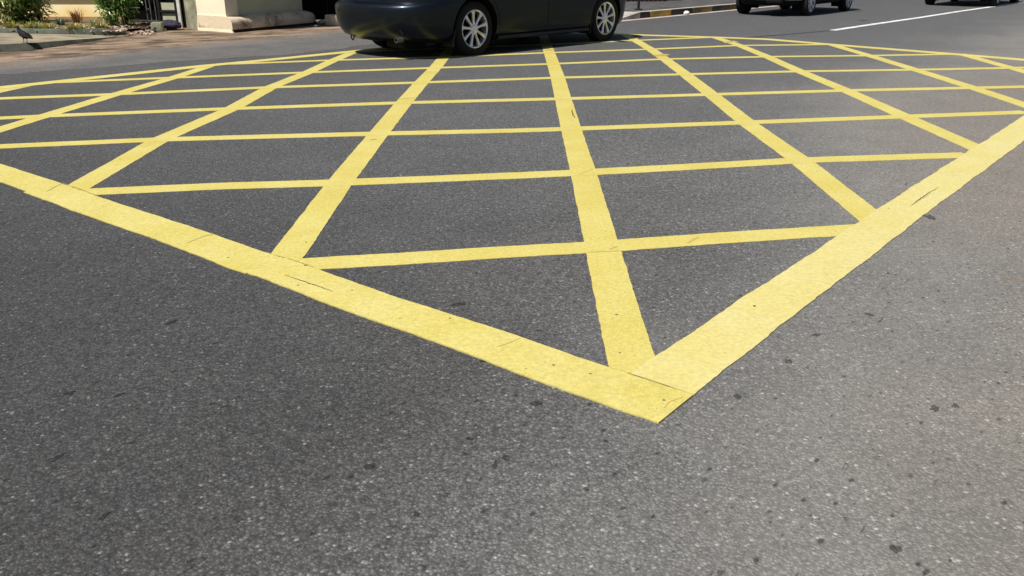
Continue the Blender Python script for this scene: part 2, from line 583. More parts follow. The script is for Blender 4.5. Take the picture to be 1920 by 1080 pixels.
def blot(px, rx, ry, z, mat, name='oil_stain', rot=0.0):
    c = at(*px)
    bm = bmesh.new()
    sd = random.uniform(0, 99)
    vs = []
    n = 44
    for i in range(n):
        a = 2 * PI * i / n
        r = 0.85 + 0.55 * noise.noise(Vector((math.cos(a) * 1.6 + sd, math.sin(a) * 1.6, sd))) + 0.10 * noise.noise(Vector((math.cos(a) * 5 + sd, math.sin(a) * 5, sd)))
        x, y = rx * r * math.cos(a), ry * r * math.sin(a)
        vs.append(bm.verts.new((c.x + x * math.cos(rot) - y * math.sin(rot), c.y + x * math.sin(rot) + y * math.cos(rot), z)))
    bm.faces.new(vs)
    return tag(obj(name, bm, mat), kind='structure')


for (u, v, rx, ry) in ((694, 875, .016, .013), (657, 893, .010, .007), (611, 896, .013, .005), (948, 858, .010, .016), (928, 872, .020, .006), (880, 823, .012, .007), (837, 928, .010, .006), (1100, 917, .008, .008),
                       (1136, 827, .006, .006), (905, 677, .009, .012), (1752, 766, .014, .020), (1791, 761, .016, .010), (1680, 1031, .014, .012), (1530, 628, .018, .012), (1630, 590, .020, .011),
                       (130, 737, .018, .010), (222, 741, .020, .006), (110, 856, .022, .008), (195, 968, .020, .008), (1007, 756, .016, .014), (1382, 744, .018, .012), (1478, 678, .018, .014), (1745, 407, .05, .03),
                       (780, 965, .012, .007), (320, 605, .025, .01), (860, 571, .03, .014), (1330, 880, .008, .006), (690, 562, .02, .01), (1618, 38.5, .16, .10)):
    blot((u, v), rx, ry, 0.0010, M_STAIN, rot=R(random.uniform(20, 75) if u < 700 else random.uniform(0, 180)))
for (u, v, rx, ry) in ((1886, 521, .018, .012), (1905, 523, .012, .008)):
    blot((u, v), rx, ry, 0.0010, M_RUST, name='rust_stain')
M_SPOT = plain('tar spot', (0.05, 0.04, 0.02), 0.7, 0.2)
for (u, v, r) in ((1107, 704, .0045), (1156, 591, .0050), (1414, 576, .0062), (574, 456, .004), (985, 608, .003), (428, 485, .006), (573, 500, .008)):
    blot((u, v), r, r * 0.8, 0.0058 if u not in (1156,) else 0.0026, M_SPOT, name='tar_spot')

for (u, v, rx, ry) in ((827, 102, .16, .05), (1030, 94, .13, .05), (1243, 103.5, .20, .07), (1188, 72.5, .14, .05), (1370, 79, .26, .09), (1150, 466, .03, .008), (1300, 451, .05, .006), (700, 262, .03, .01)):
    blot((u, v), rx, ry, 0.0034, M_SEAM, name='tyre_mark', rot=R(50))
# forecourt sheet (4 mm above the road) from the tarmac's edge back to wall, gate and pillar
bm = bmesh.new()
edge_px = [(-60, 128), (0, 119), (100, 117), (220, 107), (330, 101), (430, 95), (540, 86), (640, 76), (760, 66), (900, 57), (1040, 48), (1162, 41)]
E = [at(u, v) + Vector((0.851, -0.525, 0)) * (1.0 if u < 500 else 1.0 * max(0.0, (1100 - u) / 600)) for u, v in edge_px]
front = []
for a, b in zip(E[:-1], E[1:]):
    for i in range(14):
        p = a.lerp(b, i / 14)
        front.append(Vector((p.x + jitter(p, 0.10, 1.9), p.y + jitter(p, 0.14, 1.9, 5), 0.0015)))
front.append(Vector((2.16, 17.60, 0.0015)))
back = [Vector((6, 30, 0.004)), Vector((-40, 30, 0.004)), Vector((-40, 8, 0.004)), Vector((-14, 8.2, 0.004))]
vs = [bm.verts.new(p) for p in front + back]
f = bm.faces.new(vs)
bmesh.ops.triangulate(bm, faces=[f])
tag(obj('forecourt', bm, M_DIRT), kind='structure')

# pale concrete strip in front of the planting bed, its edge dropping to the dirt
M_STRIP = plain('tan concrete', (0.24, 0.205, 0.145), 0.9, 0.2, var=0.3, scale=2.5, bump=0.004)
M_STRIP_EDGE = plain('dark concrete', (0.055, 0.058, 0.045), 0.95, 0.1, var=0.4, scale=5, bump=0.006)  # much darker tone for the strip's dropping edge
st = [at(-120, 94, .09), at(0, 83, .09), at(60, 80.5, .085), at(110, 76.5, .07), at(160, 73.0, .045), at(215, 69.0, .012)]
bk = [at(215, 66, .012), at(100, 64, .07), at(0, 62, .09), at(-120, 62, .09)]
bm = bmesh.new()
top = [bm.verts.new(p) for p in st + bk]
bm.faces.new(top)
low = []
for i, p in enumerate(st):
    k = (0.15, 0.13, 0.11, 0.09, 0.06, 0.02)[i]
    low.append(bm.verts.new((p.x + k * 0.5, p.y - k, 0.006)))
for i in range(len(st) - 1):
    f = bm.faces.new((top[i], low[i], low[i + 1], top[i + 1]))
    f.material_index = 1
bm.normal_update()
tag(obj('concrete_strip', bm, [M_STRIP, M_STRIP_EDGE]), kind='structure')

# right-hand pavement behind the painted kerb
KD = Vector((0.627, 0.779, 0)).normalized()
KN = Vector((-KD.y, KD.x, 0))
K0 = Vector((2.64, 18.43, 0))
bm = bmesh.new()
pv = [K0 + KN * 0.16, K0 + KD * 60 + KN * 0.16, K0 + KD * 60 + KN * 9, K0 + KN * 9]
add_prism(bm, pv, 0.0, 0.125)
tag(obj('pavement', bm, M_PAVER), kind='structure')
# dropped end of the pavement: a pale concrete ramp towards the driveway
bm = bmesh.new()
r0 = [K0, K0 + KN * 4.0]
r1 = [K0 - KD * 0.95 + KN * 0.0, K0 - KD * 0.95 + KN * 4.0]
q = [bm.verts.new((r1[0].x, r1[0].y, 0.008)), bm.verts.new((r0[0].x, r0[0].y, 0.13)), bm.verts.new((r0[1].x, r0[1].y, 0.13)), bm.verts.new((r1[1].x, r1[1].y, 0.008)), bm.verts.new((r0[0].x, r0[0].y, 0.0))]
bm.faces.new(q[:4])
bm.faces.new((q[0], q[4], q[1]))
tag(obj('ramp', bm, M_CONC), kind='structure')
bm = bmesh.new()
gp = [K0 - KD * 2.2 - KN * 0.20, K0 + KD * 60 - KN * 0.20, K0 + KD * 60 - KN * 0.004, K0 - KD * 2.2 - KN * 0.004]
bm.faces.new([bm.verts.new((p.x, p.y, 0.004)) for p in gp])
tag(obj('gutter', bm, M_GUTTER), kind='structure')

# painted kerb stones, one by one
M_KB = plain('black kerb paint', (0.022, 0.021, 0.022), 0.7, 0.3, var=0.5, scale=6)
M_KY = plain('yellow kerb paint', (0.42, 0.27, 0.06), 0.8, 0.3, var=0.35, scale=5)
M_KF = plain('faded kerb paint', (0.19, 0.15, 0.07), 0.85, 0.2, var=0.5, scale=4)
M_KG = plain('grimy kerb', (0.07, 0.075, 0.06), 0.9, 0.2, var=0.5, scale=4)
KTOP = plain('kerb top', (0.36, 0.33, 0.30), 0.85, 0.2, var=0.2, scale=5)
x = 0.0
KL = ['black painted kerb stone at the dropped end of the pavement', 'bright ochre yellow kerb stone, first yellow one beside the ramp',
      'black kerb stone behind the small white litter in the gutter', 'faded dull yellow kerb stone behind the silver car',
      'grimy green-grey kerb stone nearest the silver car tail, after the faded yellow one']
for i, (ln, m) in enumerate(((0.42, M_KB), (0.90, M_KY), (0.98, M_KB), (0.98, M_KF), (0.95, M_KG), (0.95, M_KF), (0.95, M_KG), (0.95, M_KF), (0.95, M_KB), (0.95, M_KF), (0.95, M_KB))):
    c = K0 + KD * (x + ln / 2) + KN * 0.075
    bm = bmesh.new()
    add_box(bm, (0, 0, 0.066), (ln - 0.012, 0.15, 0.132), bev=0.012)
    for fc in bm.faces:
        fc.material_index = 1 if fc.normal.z > 0.6 else 0
    bm.normal_update()
    for fc in bm.faces:
        fc.material_index = 1 if fc.normal.z > 0.6 else 0
    o = obj('kerb_stone', bm, [m, KTOP])
    o.location = (c.x, c.y, 0.0)
    o.rotation_euler = (0, 0, math.atan2(KD.y, KD.x))
    lab = KL[i] if i < len(KL) else 'kerb stone hidden behind the silver hatchback'
    tag(o, lab, 'kerb stone', 'painted kerb stones along the far pavement')
    x += ln

# ------------------------------------------------------------------ cars
M_TYRE = plain('tyre rubber', (0.012, 0.012, 0.012), 0.85, 0.25, var=0.3, scale=20)
M_RIM = plain('alloy', (0.78, 0.78, 0.80), 0.26, 0.5, metal=0.7, var=0.05, scale=20)
M_RIM2 = plain('silver hubcap', (0.66, 0.66, 0.66), 0.35, 0.5, metal=0.6, var=0.05, scale=20)
M_HOLE = plain('wheel well', (0.006, 0.006, 0.006), 0.9, 0.1)
M_UNDER = plain('underbody', (0.008, 0.008, 0.008), 0.85, 0.2)
M_GLASS = plain('tinted window', (0.01, 0.012, 0.013), 0.04, 0.6, var=0.02)
M_TRIM = plain('black plastic', (0.012, 0.012, 0.012), 0.45, 0.4)
M_CHROME = plain('chrome', (0.75, 0.75, 0.76), 0.12, 0.5, metal=1.0, var=0.03)
M_RED = plain('red lamp plastic', (0.35, 0.012, 0.01), 0.12, 0.6, coat=0.5, var=0.05)
M_LAMP = plain('clear lamp plastic', (0.55, 0.57, 0.6), 0.08, 0.6, coat=0.5, var=0.05)
M_PLATE = plain('plate', (0.6, 0.6, 0.58), 0.5, 0.4, var=0.04)


def carpaint(name, col, metal=0.4, rough=0.32, dust=0.12, coat=1.0, spec=0.5):
    t = NT(name)
    x, y, z = t.sep()
    n = t.noise(2.2, 5, 0.6)
    low = t.math('MULTIPLY', t.ss(n, 0.35, 0.75, 0.0, dust), 1.0)
    c = t.mix(low, col, (0.20, 0.17, 0.14))
    t.out(c, t.ss(n, 0.3, 0.7, rough, rough + 0.1), spec, metal)
    t.p.inputs['Coat Weight'].default_value = coat
    t.p.inputs['Coat Roughness'].default_value = 0.12
    return t.m


M_BLACKCAR = carpaint('black car paint', (0.021, 0.027, 0.036), 0.88, 0.28, 0.0, 0.10, 0.20)
M_SILVER = carpaint('silver car paint', (0.55, 0.56, 0.57), 0.75, 0.35)
M_GREYCAR = carpaint('dark grey car paint', (0.05, 0.052, 0.056), 0.5, 0.35)

SE_N, SE_M = 9.0, 3.0


def half_width(lv, x, z):
    """half width of the body at x, z, from the water lines"""
    for a, b in zip(lv[:-1], lv[1:]):
        if a[0] <= z <= b[0]:
            f = (z - a[0]) / (b[0] - a[0])
            xr, xf, w = (a[k] + (b[k] - a[k]) * f for k in (1, 2, 3))
            c, h = (xr + xf) / 2, (xf - xr) / 2
            q = min(1.0, abs((x - c) / h))
            return w * max(0.0, 1 - q ** SE_N) ** (1 / SE_M)
    return 0.0


def loft(lv, N=128, cap=True, n=None, m=None):
    bm = bmesh.new()
    n = n or SE_N
    m = m or SE_M
    rings = []
    for z, xr, xf, w in lv:
        c, h = (xr + xf) / 2, (xf - xr) / 2
        ring = []
        for i in range(N):
            # even spacing along the superellipse: sample angle-like parameter on a stretched rectangle
            a = 2 * PI * (i + 0.5) / N
            cx, sy = math.cos(a), math.sin(a)
            # ray from the centre towards a point on the unit box, then project on the curve
            k = max(abs(cx), abs(sy))
            ux, uy = cx / k, sy / k
            # spread along the long side
            r = (abs(ux) ** n + abs(uy) ** m)
            lo, hi = 0.3, 1.01
            for _ in range(30):
                md = (lo + hi) / 2
                if (abs(ux) * md) ** n + (abs(uy) * md) ** m > 1: hi = md
                else: lo = md
            ring.append(bm.verts.new((c + h * ux * lo, w * uy * lo, z)))
        rings.append(ring)
    for A, B in zip(rings[:-1], rings[1:]):
        for i in range(N):
            j = (i + 1) % N
            bm.faces.new((A[i], A[j], B[j], B[i]))
    if cap:
        bm.faces.new(list(reversed(rings[0])))
        bm.faces.new(rings[-1])
    return bm


def cut(o, cutters):
    """cut cylinders (list of (p, q, r)) out of a mesh object and bake the result"""
    tmp = []
    for p, q, r in cutters:
        bm = bmesh.new()
        add_cyl(bm, p, q, r, n=56)
        bmesh.ops.recalc_face_normals(bm, faces=bm.faces)
        c = obj('cutter', bm, M_HOLE, o.parent)
        md = o.modifiers.new('cut', 'BOOLEAN')
        md.operation = 'DIFFERENCE'
        md.solver = 'EXACT'
        md.object = c
        tmp.append(c)
    bpy.context.view_layer.update()
    dg = bpy.context.evaluated_depsgraph_get()
    me = bpy.data.meshes.new_from_object(o.evaluated_get(dg))
    o.modifiers.clear()
    o.data = me
    for c in tmp:
        d = c.data
        bpy.data.objects.remove(c)
        bpy.data.meshes.remove(d)
    for p in me.polygons:
        p.use_smooth = True
    me.set_sharp_from_angle(angle=R(28))


def build_wheel(parent, x, y, side, tr, rr, wid, spokes, rim_mat, rot0=0.0):
    """wheel: tyre and rim; side = +1 outer face towards +y, -1 towards -y"""
    w = empty('wheel', (x, y, tr - 0.006), 0 if side > 0 else PI, parent)
    hw = wid / 2
    bm = bmesh.new()
    prof = [(-hw * 0.72, rr * 0.97), (-hw * 0.98, rr + (tr - rr) * 0.35), (-hw * 0.97, tr - 0.035), (-hw * 0.82, tr - 0.008), (-hw * 0.45, tr), (-hw * 0.40, tr - 0.008), (-hw * 0.34, tr - 0.008), (-hw * 0.30, tr),
            (hw * 0.30, tr), (hw * 0.34, tr - 0.008), (hw * 0.40, tr - 0.008), (hw * 0.45, tr), (hw * 0.82, tr - 0.008), (hw * 0.97, tr - 0.035), (hw * 1.0, rr + (tr - rr) * 0.45), (hw * 0.94, rr + (tr - rr) * 0.15), (hw * 0.80, rr * 0.985)]
    add_lathe_y(bm, prof, 64)
    obj('tyre', bm, M_TYRE, w, 40)
    bm = bmesh.new()
    # lip and barrel
    add_lathe_y(bm, [(hw * 0.78, rr * 1.0), (hw * 0.92, rr * 1.015), (hw * 0.94, rr * 0.985), (hw * 0.84, rr * 0.935), (hw * 0.1, rr * 0.90), (-hw * 0.5, rr * 0.90)], 64)
    # hub
    add_lathe_y(bm, [(hw * 0.45, 0.066), (hw * 0.80, 0.060), (hw * 0.88, 0.045), (hw * 0.90, 0.03), (hw * 0.90, 0.001)], 32)
    for k in range(spokes):
        a = rot0 + 2 * PI * k / spokes
        rows = []
        for (r, wd, y1, th) in ((0.05, 0.042, hw * 0.84, 0.03), (rr * 0.45, 0.030, hw * 0.80, 0.03), (rr * 0.75, 0.040, hw * 0.84, 0.028), (rr * 0.95, 0.062, hw * 0.86, 0.03)):
            ca, sa = math.cos(a), math.sin(a)
            P = lambda s_, yy: bm.verts.new((r * ca - s_ * sa, yy, r * sa + s_ * ca))
            rows.append([P(-wd / 2, y1 - th), P(-wd / 2, y1 - 0.008), P(-wd * 0.3, y1), P(wd * 0.3, y1), P(wd / 2, y1 - 0.008), P(wd / 2, y1 - th)])
        for A, B in zip(rows[:-1], rows[1:]):
            for i in range(5):
                bm.faces.new((A[i], B[i], B[i + 1], A[i + 1]))
    bmesh.ops.recalc_face_normals(bm, faces=bm.faces)
    obj('rim', bm, rim_mat, w, 30)
    bm = bmesh.new()
    add_lathe_y(bm, [(hw * 0.05, rr * 0.90), (hw * 0.12, rr * 0.6), (hw * 0.12, 0.001)], 40)
    obj('brake_disc', bm, M_HOLE, w)
    return w


def shell(lv, x0, x1, zs, side, off, nx=14):
    """a patch of the body side between two x positions and a list of heights, off millimetres proud"""
    bm = bmesh.new()
    rows = []
    for z in zs:
        row = []
        for i in range(nx + 1):
            x = x0(z) + (x1(z) - x0(z)) * i / nx
            row.append(bm.verts.new((x, side * (half_width(lv, x, z) + off), z)))
        rows.append(row)
    for A, B in zip(rows[:-1], rows[1:]):
        for i in range(nx):
            f = (A[i], A[i + 1], B[i + 1], B[i])
            bm.faces.new(f if side < 0 else tuple(reversed(f)))
    # returned edge so that the panel reads as a real sheet
    ring = rows[0] + [r[-1] for r in rows[1:]] + list(reversed(rows[-1][:-1])) + [r[0] for r in reversed(rows[1:-1])]
    inn = [bm.verts.new((v.co.x, v.co.y - side * (off + 0.004), v.co.z)) for v in ring]
    n = len(ring)
    for i in range(n):
        j = (i + 1) % n
        bm.faces.new((ring[i], ring[j], inn[j], inn[i]))
    bmesh.ops.recalc_face_normals(bm, faces=bm.faces)
    return bm


def build_car(name, loc, yaw, paint, wb, lv, gh, hw, tr, rr, rim_mat, spokes, hatch=False, track=0.78, rot=0.2):
    root = empty(name, loc, yaw)
    body = obj('body', loft(lv), paint, root, 28)
    ar = tr + 0.055
    cut(body, [((x, s * 0.50, tr), (x, s * 1.3, tr), ar) for x in (0, wb) for s in (-1, 1)])
    for x in (0, wb):
        for s in (-1, 1):
            bm = bmesh.new()
            n = 24
            A, B = [], []
            for i in range(n + 1):
                t = R(-32) + R(244) * i / n
                px, pz = x + (ar - 0.004) * math.cos(t), tr + (ar - 0.004) * math.sin(t)
                A.append(bm.verts.new((px, s * 0.505, pz)))
                B.append(bm.verts.new((px, s * (half_width(lv, px, max(pz, lv[0][0])) - 0.012), pz)))
            for i in range(n):
                bm.faces.new((A[i], A[i + 1], B[i + 1], B[i]))
            c = bm.verts.new((x, s * 0.505, tr))
            for i in range(n):
                bm.faces.new((c, A[i], A[i + 1]))
            obj('wheel_arch', bm, M_HOLE, root)
    for x in (0, wb):
        for s in (-1, 1):
            build_wheel(root, x, s * track, s, tr, rr, 0.20, spokes, rim_mat, rot + x)
    # underside: floor pan, axle beam, silencer
    bm = bmesh.new()
    zb = lv[0][0]
    add_box(bm, (wb / 2, 0, zb - 0.006), (wb + 1.2, 1.0, 0.03), bev=0.01)
    add_box(bm, (wb / 2, 0, zb - 0.004), (wb - 0.9, hw * 2 - 0.20, 0.028), bev=0.01)
    add_cyl(bm, (0, -0.7, tr - 0.04), (0, 0.7, tr - 0.04), 0.045, n=12)
    add_cyl(bm, (wb, -0.7, tr - 0.04), (wb, 0.7, tr - 0.04), 0.04, n=12)
    add_box(bm, (-0.62, -0.28, zb + 0.01), (0.40, 0.36, 0.15), bev=0.05)
    obj('underbody', bm, M_UNDER, root)
    # greenhouse: glass with roof and pillars
    g0, g1, g2 = gh                                       # base, cant rail, roof crown: (z, xr, xf, w)
    glass = loft([g0, g1], cap=False, n=14, m=8)
    obj('window_glass', glass, M_GLASS, root, 40)
    roof = loft([g1, (g1[0] + 0.03, g1[1] + 0.02, g1[2] - 0.03, g1[3] - 0.015), (g2[0] - 0.015, g2[1] - 0.05, g2[2] + 0.02, g2[3] + 0.02), g2], n=14, m=8)
    obj('roof', roof, paint, root, 50)
    for s in (-1, 1):
        for kind, f0 in (('pillar', 0.02), ('pillar', 0.50), ('pillar', 0.985)):
            bm = bmesh.new()
            xa = g0[1] + (g0[2] - g0[1]) * f0
            xb = g1[1] + (g1[2] - g1[1]) * f0
            k = 0.955 if f0 != 0.5 else 1.0
            add_cyl(bm, (xa, s * (g0[3] * k), g0[0] - 0.02), (xb, s * (g1[3] * k), g1[0] + 0.02), 0.05 if f0 != 0.5 else 0.035, n=10)
            obj(kind, bm, paint, root, 60)
        # doors
        z0, z1 = 0.30, lv[-3][0] - 0.01
        zs = [z0 + (z1 - z0) * i / 9 for i in range(10)]
        xm = wb * 0.50
        # rear door follows the arch at its lower corner
        r_edge = lambda z: max(0.30, math.sqrt(max(0, (ar + 0.05) ** 2 - (z - tr) ** 2)) if abs(z - tr) < ar + 0.05 else 0.30)
        d = obj('door', shell(lv, r_edge, lambda z: xm - 0.006, zs, s, 0.004), paint, root, 40)
        bm = bmesh.new()
        add_box(bm, (xm - 0.80 + 0.12, s * (half_width(lv, xm - 0.7, z1 - 0.08) + 0.028), z1 - 0.08), (0.17, 0.022, 0.028), bev=0.008)
        obj('handle', bm, paint, d)
        d = obj('door', shell(lv, lambda z: xm + 0.006, lambda z: wb - ar - 0.16 - 0.05 * (z - z0), zs, s, 0.004), paint, root, 40)
        bm = bmesh.new()
        add_box(bm, (xm + 0.17, s * (half_width(lv, xm + 0.1, z1 - 0.08) + 0.028), z1 - 0.08), (0.17, 0.022, 0.028), bev=0.008)
        obj('handle', bm, paint, d)
        # mirror
        bm = bmesh.new()
        add_box(bm, (wb - 0.55, s * (hw + 0.10), g0[0] + 0.08), (0.12, 0.20, 0.13), bev=0.035)
        add_box(bm, (wb - 0.55, s * (hw - 0.02), g0[0] + 0.03), (0.06, 0.14, 0.04))
        obj('mirror', bm, paint, root, 50)
        # lamps wrapped on the body corners
        zt = lv[-3][0]
        bm = bmesh.new()
        rows = []
        za, zb2 = (0.83, zt - 0.005) if not hatch else (0.75, zt - 0.01)
        for j in range(5):
            z = za + (zb2 - za) * j / 4
            row = []
            for i in range(13):
                yy = s * (0.52 + 0.40 * i / 12) * hw / 0.91
                ab = None
                for a, b in zip(lv[:-1], lv[1:]):
                    if a[0] <= z <= b[0]:
                        ff = (z - a[0]) / (b[0] - a[0])
                        ab = [a[k] + (b[k] - a[k]) * ff for k in range(4)]
                c, h, w = (ab[1] + ab[2]) / 2, (ab[2] - ab[1]) / 2, ab[3]
                q = min(0.985, abs(yy) / w)
                xx = c - h * (1 - q ** SE_M) ** (1 / SE_N) - 0.006
                row.append(bm.verts.new((xx, s * min(abs(yy), w * 0.985) * 1.004, z)))
            rows.append(row)
        for A, B in zip(rows[:-1], rows[1:]):
            for i in range(12):
                bm.faces.new((A[i], A[i + 1], B[i + 1], B[i]))
        obj('tail_light', bm, M_RED, root, 40)
        bm = bmesh.new()
        rows = []
        za, zb2 = 0.66, 0.80
        for j in range(5):
            z = za + (zb2 - za) * j / 4
            row = []
            for i in range(13):
                yy = (0.50 + 0.40 * i / 12) * hw / 0.91
                for a, b in zip(lv[:-1], lv[1:]):
                    if a[0] <= z <= b[0]:
                        ff = (z - a[0]) / (b[0] - a[0])
                        ab = [a[k] + (b[k] - a[k]) * ff for k in range(4)]
                c, h, w = (ab[1] + ab[2]) / 2, (ab[2] - ab[1]) / 2, ab[3]
                q = min(0.985, yy / w)
                xx = c + h * (1 - q ** SE_M) ** (1 / SE_N) + 0.006
                row.append(bm.verts.new((xx, s * min(yy, w * 0.985) * 1.004, z)))
            rows.append(row)
        for A, B in zip(rows[:-1], rows[1:]):
            for i in range(12):
                bm.faces.new((A[i], B[i], B[i + 1], A[i + 1]))
        obj('headlight', bm, M_LAMP, root, 40)
        # mud flap behind each wheel on this side
        for xw in (() if hatch else (0, wb)):
            bm = bmesh.new()
            add_box(bm, (xw - tr - 0.045, s * (hw - 0.125), 0.235), (0.012, 0.20, 0.21), Matrix.Rotation(R(12), 3, 'Y'), bev=0.004)
            obj('mud_flap', bm, M_TRIM, root)
    # grille
    bm = bmesh.new()
    add_box(bm, (lv[4][2] + 0.0, 0, 0.58), (0.03, 0.8, 0.14), bev=0.01)
    obj('grille', bm, M_TRIM, root)
    return root


wb = 2.775
SEDAN = [(0.175, -0.74, wb + 0.60, 0.78), (0.20, -0.86, wb + 0.74, 0.84), (0.26, -0.99, wb + 0.82, 0.876), (0.34, -1.055, wb + 0.85, 0.892), (0.44, -1.085, wb + 0.865, 0.904), (0.56, -1.095, wb + 0.875, 0.911),
         (0.600, -1.090, wb + 0.878, 0.913), (0.622, -1.074, wb + 0.88, 0.914), (0.638, -1.050, wb + 0.88, 0.915), (0.650, -1.022, wb + 0.88, 0.916), (0.660, -0.995, wb + 0.88, 0.916), (0.70, -0.985, wb + 0.875, 0.916),
         (0.76, -0.985, wb + 0.84, 0.913), (0.82, -0.985, wb + 0.79, 0.908), (0.90, -0.985, wb + 0.70, 0.897),
         (0.985, -0.975, wb + 0.50, 0.872), (1.035, -0.925, wb + 0.22, 0.83), (1.055, -0.84, wb - 0.15, 0.74)]
SEDAN_GH = ((1.03, -0.52, wb - 0.02, 0.80), (1.40, 0.30, wb - 0.98, 0.60), (1.47, 0.55, wb - 1.25, 0.42))
Rc = at(884, 104)
Fc = at(1126, 77)
yaw = math.atan2(Fc.y - Rc.y, Fc.x - Rc.x)
nl = Vector((-math.sin(yaw), math.cos(yaw), 0))
loc = Rc + nl * 0.80
car = build_car('dark_car', (loc.x, loc.y, 0), yaw, M_BLACKCAR, wb, SEDAN, SEDAN_GH, 0.91, 0.332, 0.228, M_RIM, 9, rot=0.12)
tag(car, 'black sedan with silver spoked wheels crossing the far edge of the yellow box', 'car')
# recess for the number plate in the boot lid, tow eye, exhaust
bm = bmesh.new()
add_box(bm, (-0.985, 0, 0.785), (0.014, 0.66, 0.17), bev=0.02)
obj('plate_recess', bm, M_HOLE, car)
bm = bmesh.new()
add_box(bm, (-0.990, 0, 0.885), (0.03, 0.66, 0.022), bev=0.006)
obj('chrome_strip', bm, M_CHROME, car)
bm = bmesh.new()
add_lathe_y(bm, [(0.0, 0.024), (0.0, 0.030), (0.10, 0.030), (0.10, 0.024)], 24, closed=True)
bmesh.ops.transform(bm, matrix=Matrix.Translation((-1.035, -0.56, 0.235)) @ Matrix.Rotation(R(-90), 4, 'Z'), verts=bm.verts)
obj('exhaust_pipe', bm, plain('dull steel', (0.16, 0.16, 0.165), 0.4, 0.5, metal=0.7, var=0.2), car, 40)
bm = bmesh.new()
for k in range(12):
    a, b = 2 * PI * k / 12, 2 * PI * (k + 1) / 12
    add_cyl(bm, (-0.90, 0.43 + 0.028 * math.cos(a), 0.225 + 0.045 * math.sin(a)), (-0.90, 0.43 + 0.028 * math.cos(b), 0.225 + 0.045 * math.sin(b)), 0.009, n=6)
obj('tow_hook', bm, M_TRIM, car)
bm = bmesh.new()
for (xa, xb) in ((0.42, wb - 0.42),):
    for s in (-1, 1):
        add_box(bm, ((xa + xb) / 2, s * 0.868, 0.20), (xb - xa, 0.03, 0.05), bev=0.012)
obj('sill_trim', bm, M_BLACKCAR, car)

wb2 = 2.45
HATCH = [(0.325, -0.64, wb2 + 0.72, 0.775), (0.34, -0.665, wb2 + 0.755, 0.795), (0.42, -0.69, wb2 + 0.80, 0.81), (0.55, -0.70, wb2 + 0.82, 0.82), (0.68, -0.69, wb2 + 0.80, 0.825),
         (0.78, -0.66, wb2 + 0.76, 0.82), (0.88, -0.65, wb2 + 0.66, 0.81), (0.97, -0.63, wb2 + 0.40, 0.79), (1.02, -0.58, wb2 + 0.10, 0.74)]
HATCH_GH = ((1.0, -0.56, wb2 + 0.05, 0.72), (1.40, -0.35, wb2 - 0.80, 0.58), (1.49, -0.15, wb2 - 1.05, 0.42))
sR, sF = at(1513, 29.5), at(1597, 18.5)
yaw2 = math.atan2(sF.y - sR.y, sF.x - sR.x)
n2 = Vector((-math.sin(yaw2), math.cos(yaw2), 0))
l2 = sR + n2 * 0.74
car2 = build_car('silver_car', (l2.x, l2.y, 0), yaw2, M_SILVER, wb2, HATCH, HATCH_GH, 0.82, 0.29, 0.20, M_RIM2, 7, hatch=True, track=0.72)
def lower_trim(car_, lv, wbx, ar):
    z, xr, xf, w = lv[0]
    bm = loft([(z - 0.115, xr + 0.16, xf - 0.16, w - 0.10), (z - 0.08, xr + 0.07, xf - 0.07, w - 0.05), (z + 0.006, xr + 0.012, xf - 0.012, w - 0.012)])
    o = obj('lower_trim', bm, M_UNDER, car_, 40)
    cut(o, [((x, s * 0.50, ar - 0.055), (x, s * 1.3, ar - 0.055), ar) for x in (0, wbx) for s in (-1, 1)])


lower_trim(car2, HATCH, wb2, 0.345)
tag(car2, 'silver hatchback cut by the top of the photo, driving off beside the painted kerb', 'car')
tR = at(1864, 11.8)
l3 = tR + n2 * 0.80
car3 = build_car('grey_car', (l3.x, l3.y, 0), yaw2 - R(1), M_GREYCAR, 2.6, [(a[0] + 0.03, a[1] - 0.1, a[2] + 0.15, a[3] + 0.07) for a in HATCH], tuple((a[0] + 0.05, a[1], a[2] + 0.15, a[3] + 0.05) for a in HATCH_GH), 0.88, 0.31, 0.215, M_RIM2, 7, hatch=True, track=0.78)
lower_trim(car3, [(a[0] + 0.03, a[1] - 0.1, a[2] + 0.15, a[3] + 0.07) for a in HATCH], 2.6, 0.365)
tag(car3, 'dark car in the top right corner with its wheel beside the white lane line', 'car')

# ------------------------------------------------------------------ left: pillar wall, gates, planting bed
M_CREAM = NT('cream plaster')
t = M_CREAM
x_, y_, z_ = t.sep()
base = t.mix(t.ss(t.noise(1.6, 5, 0.6), 0.35, 0.7), (0.80, 0.74, 0.55), (0.74, 0.67, 0.48))
damp = t.math('MULTIPLY', t.ss(t.math('ADD', z_, t.math('MULTIPLY', t.math('SUBTRACT', t.noise(3.0, 5, 0.6), 0.5), 0.9)), 0.55, 0.0), 0.12)
base = t.mix(damp, base, (0.58, 0.47, 0.32))
M_CREAM = t.out(base, 0.85, 0.2)
t = NT('stained plinth')
base = t.mix(t.ss(t.noise(3.2, 6, 0.65), 0.50, 0.70), (0.66, 0.55, 0.39), (0.24, 0.185, 0.12))
base = t.mix(t.ss(t.noise(11, 5, 0.7), 0.55, 0.75), base, (0.72, 0.64, 0.47))
M_PLINTH = t.out(base, 0.9, 0.15)
t.bump(t.noise(25, 5, 0.6), 0.01, 0.6)
M_GREEN = plain('grey green plaster', (0.48, 0.485, 0.33), 0.85, 0.2, var=0.15, scale=1.5)
M_DARKBAND = plain('dark damp band', (0.055, 0.035, 0.028), 0.9, 0.15, var=0.4, scale=5)

P1, P2, P3 = at(372, 57), at(437, 62), at(603, 46)
ed = (P3 - P2).normalized()          # along the long face
wd = (P1 - P2).normalized()          # across the end face
pil = empty('gate_pillar', (P2.x, P2.y, 0), 0)
tag(pil, 'thick cream plastered gate pillar with a stained stepped plinth', 'pillar')


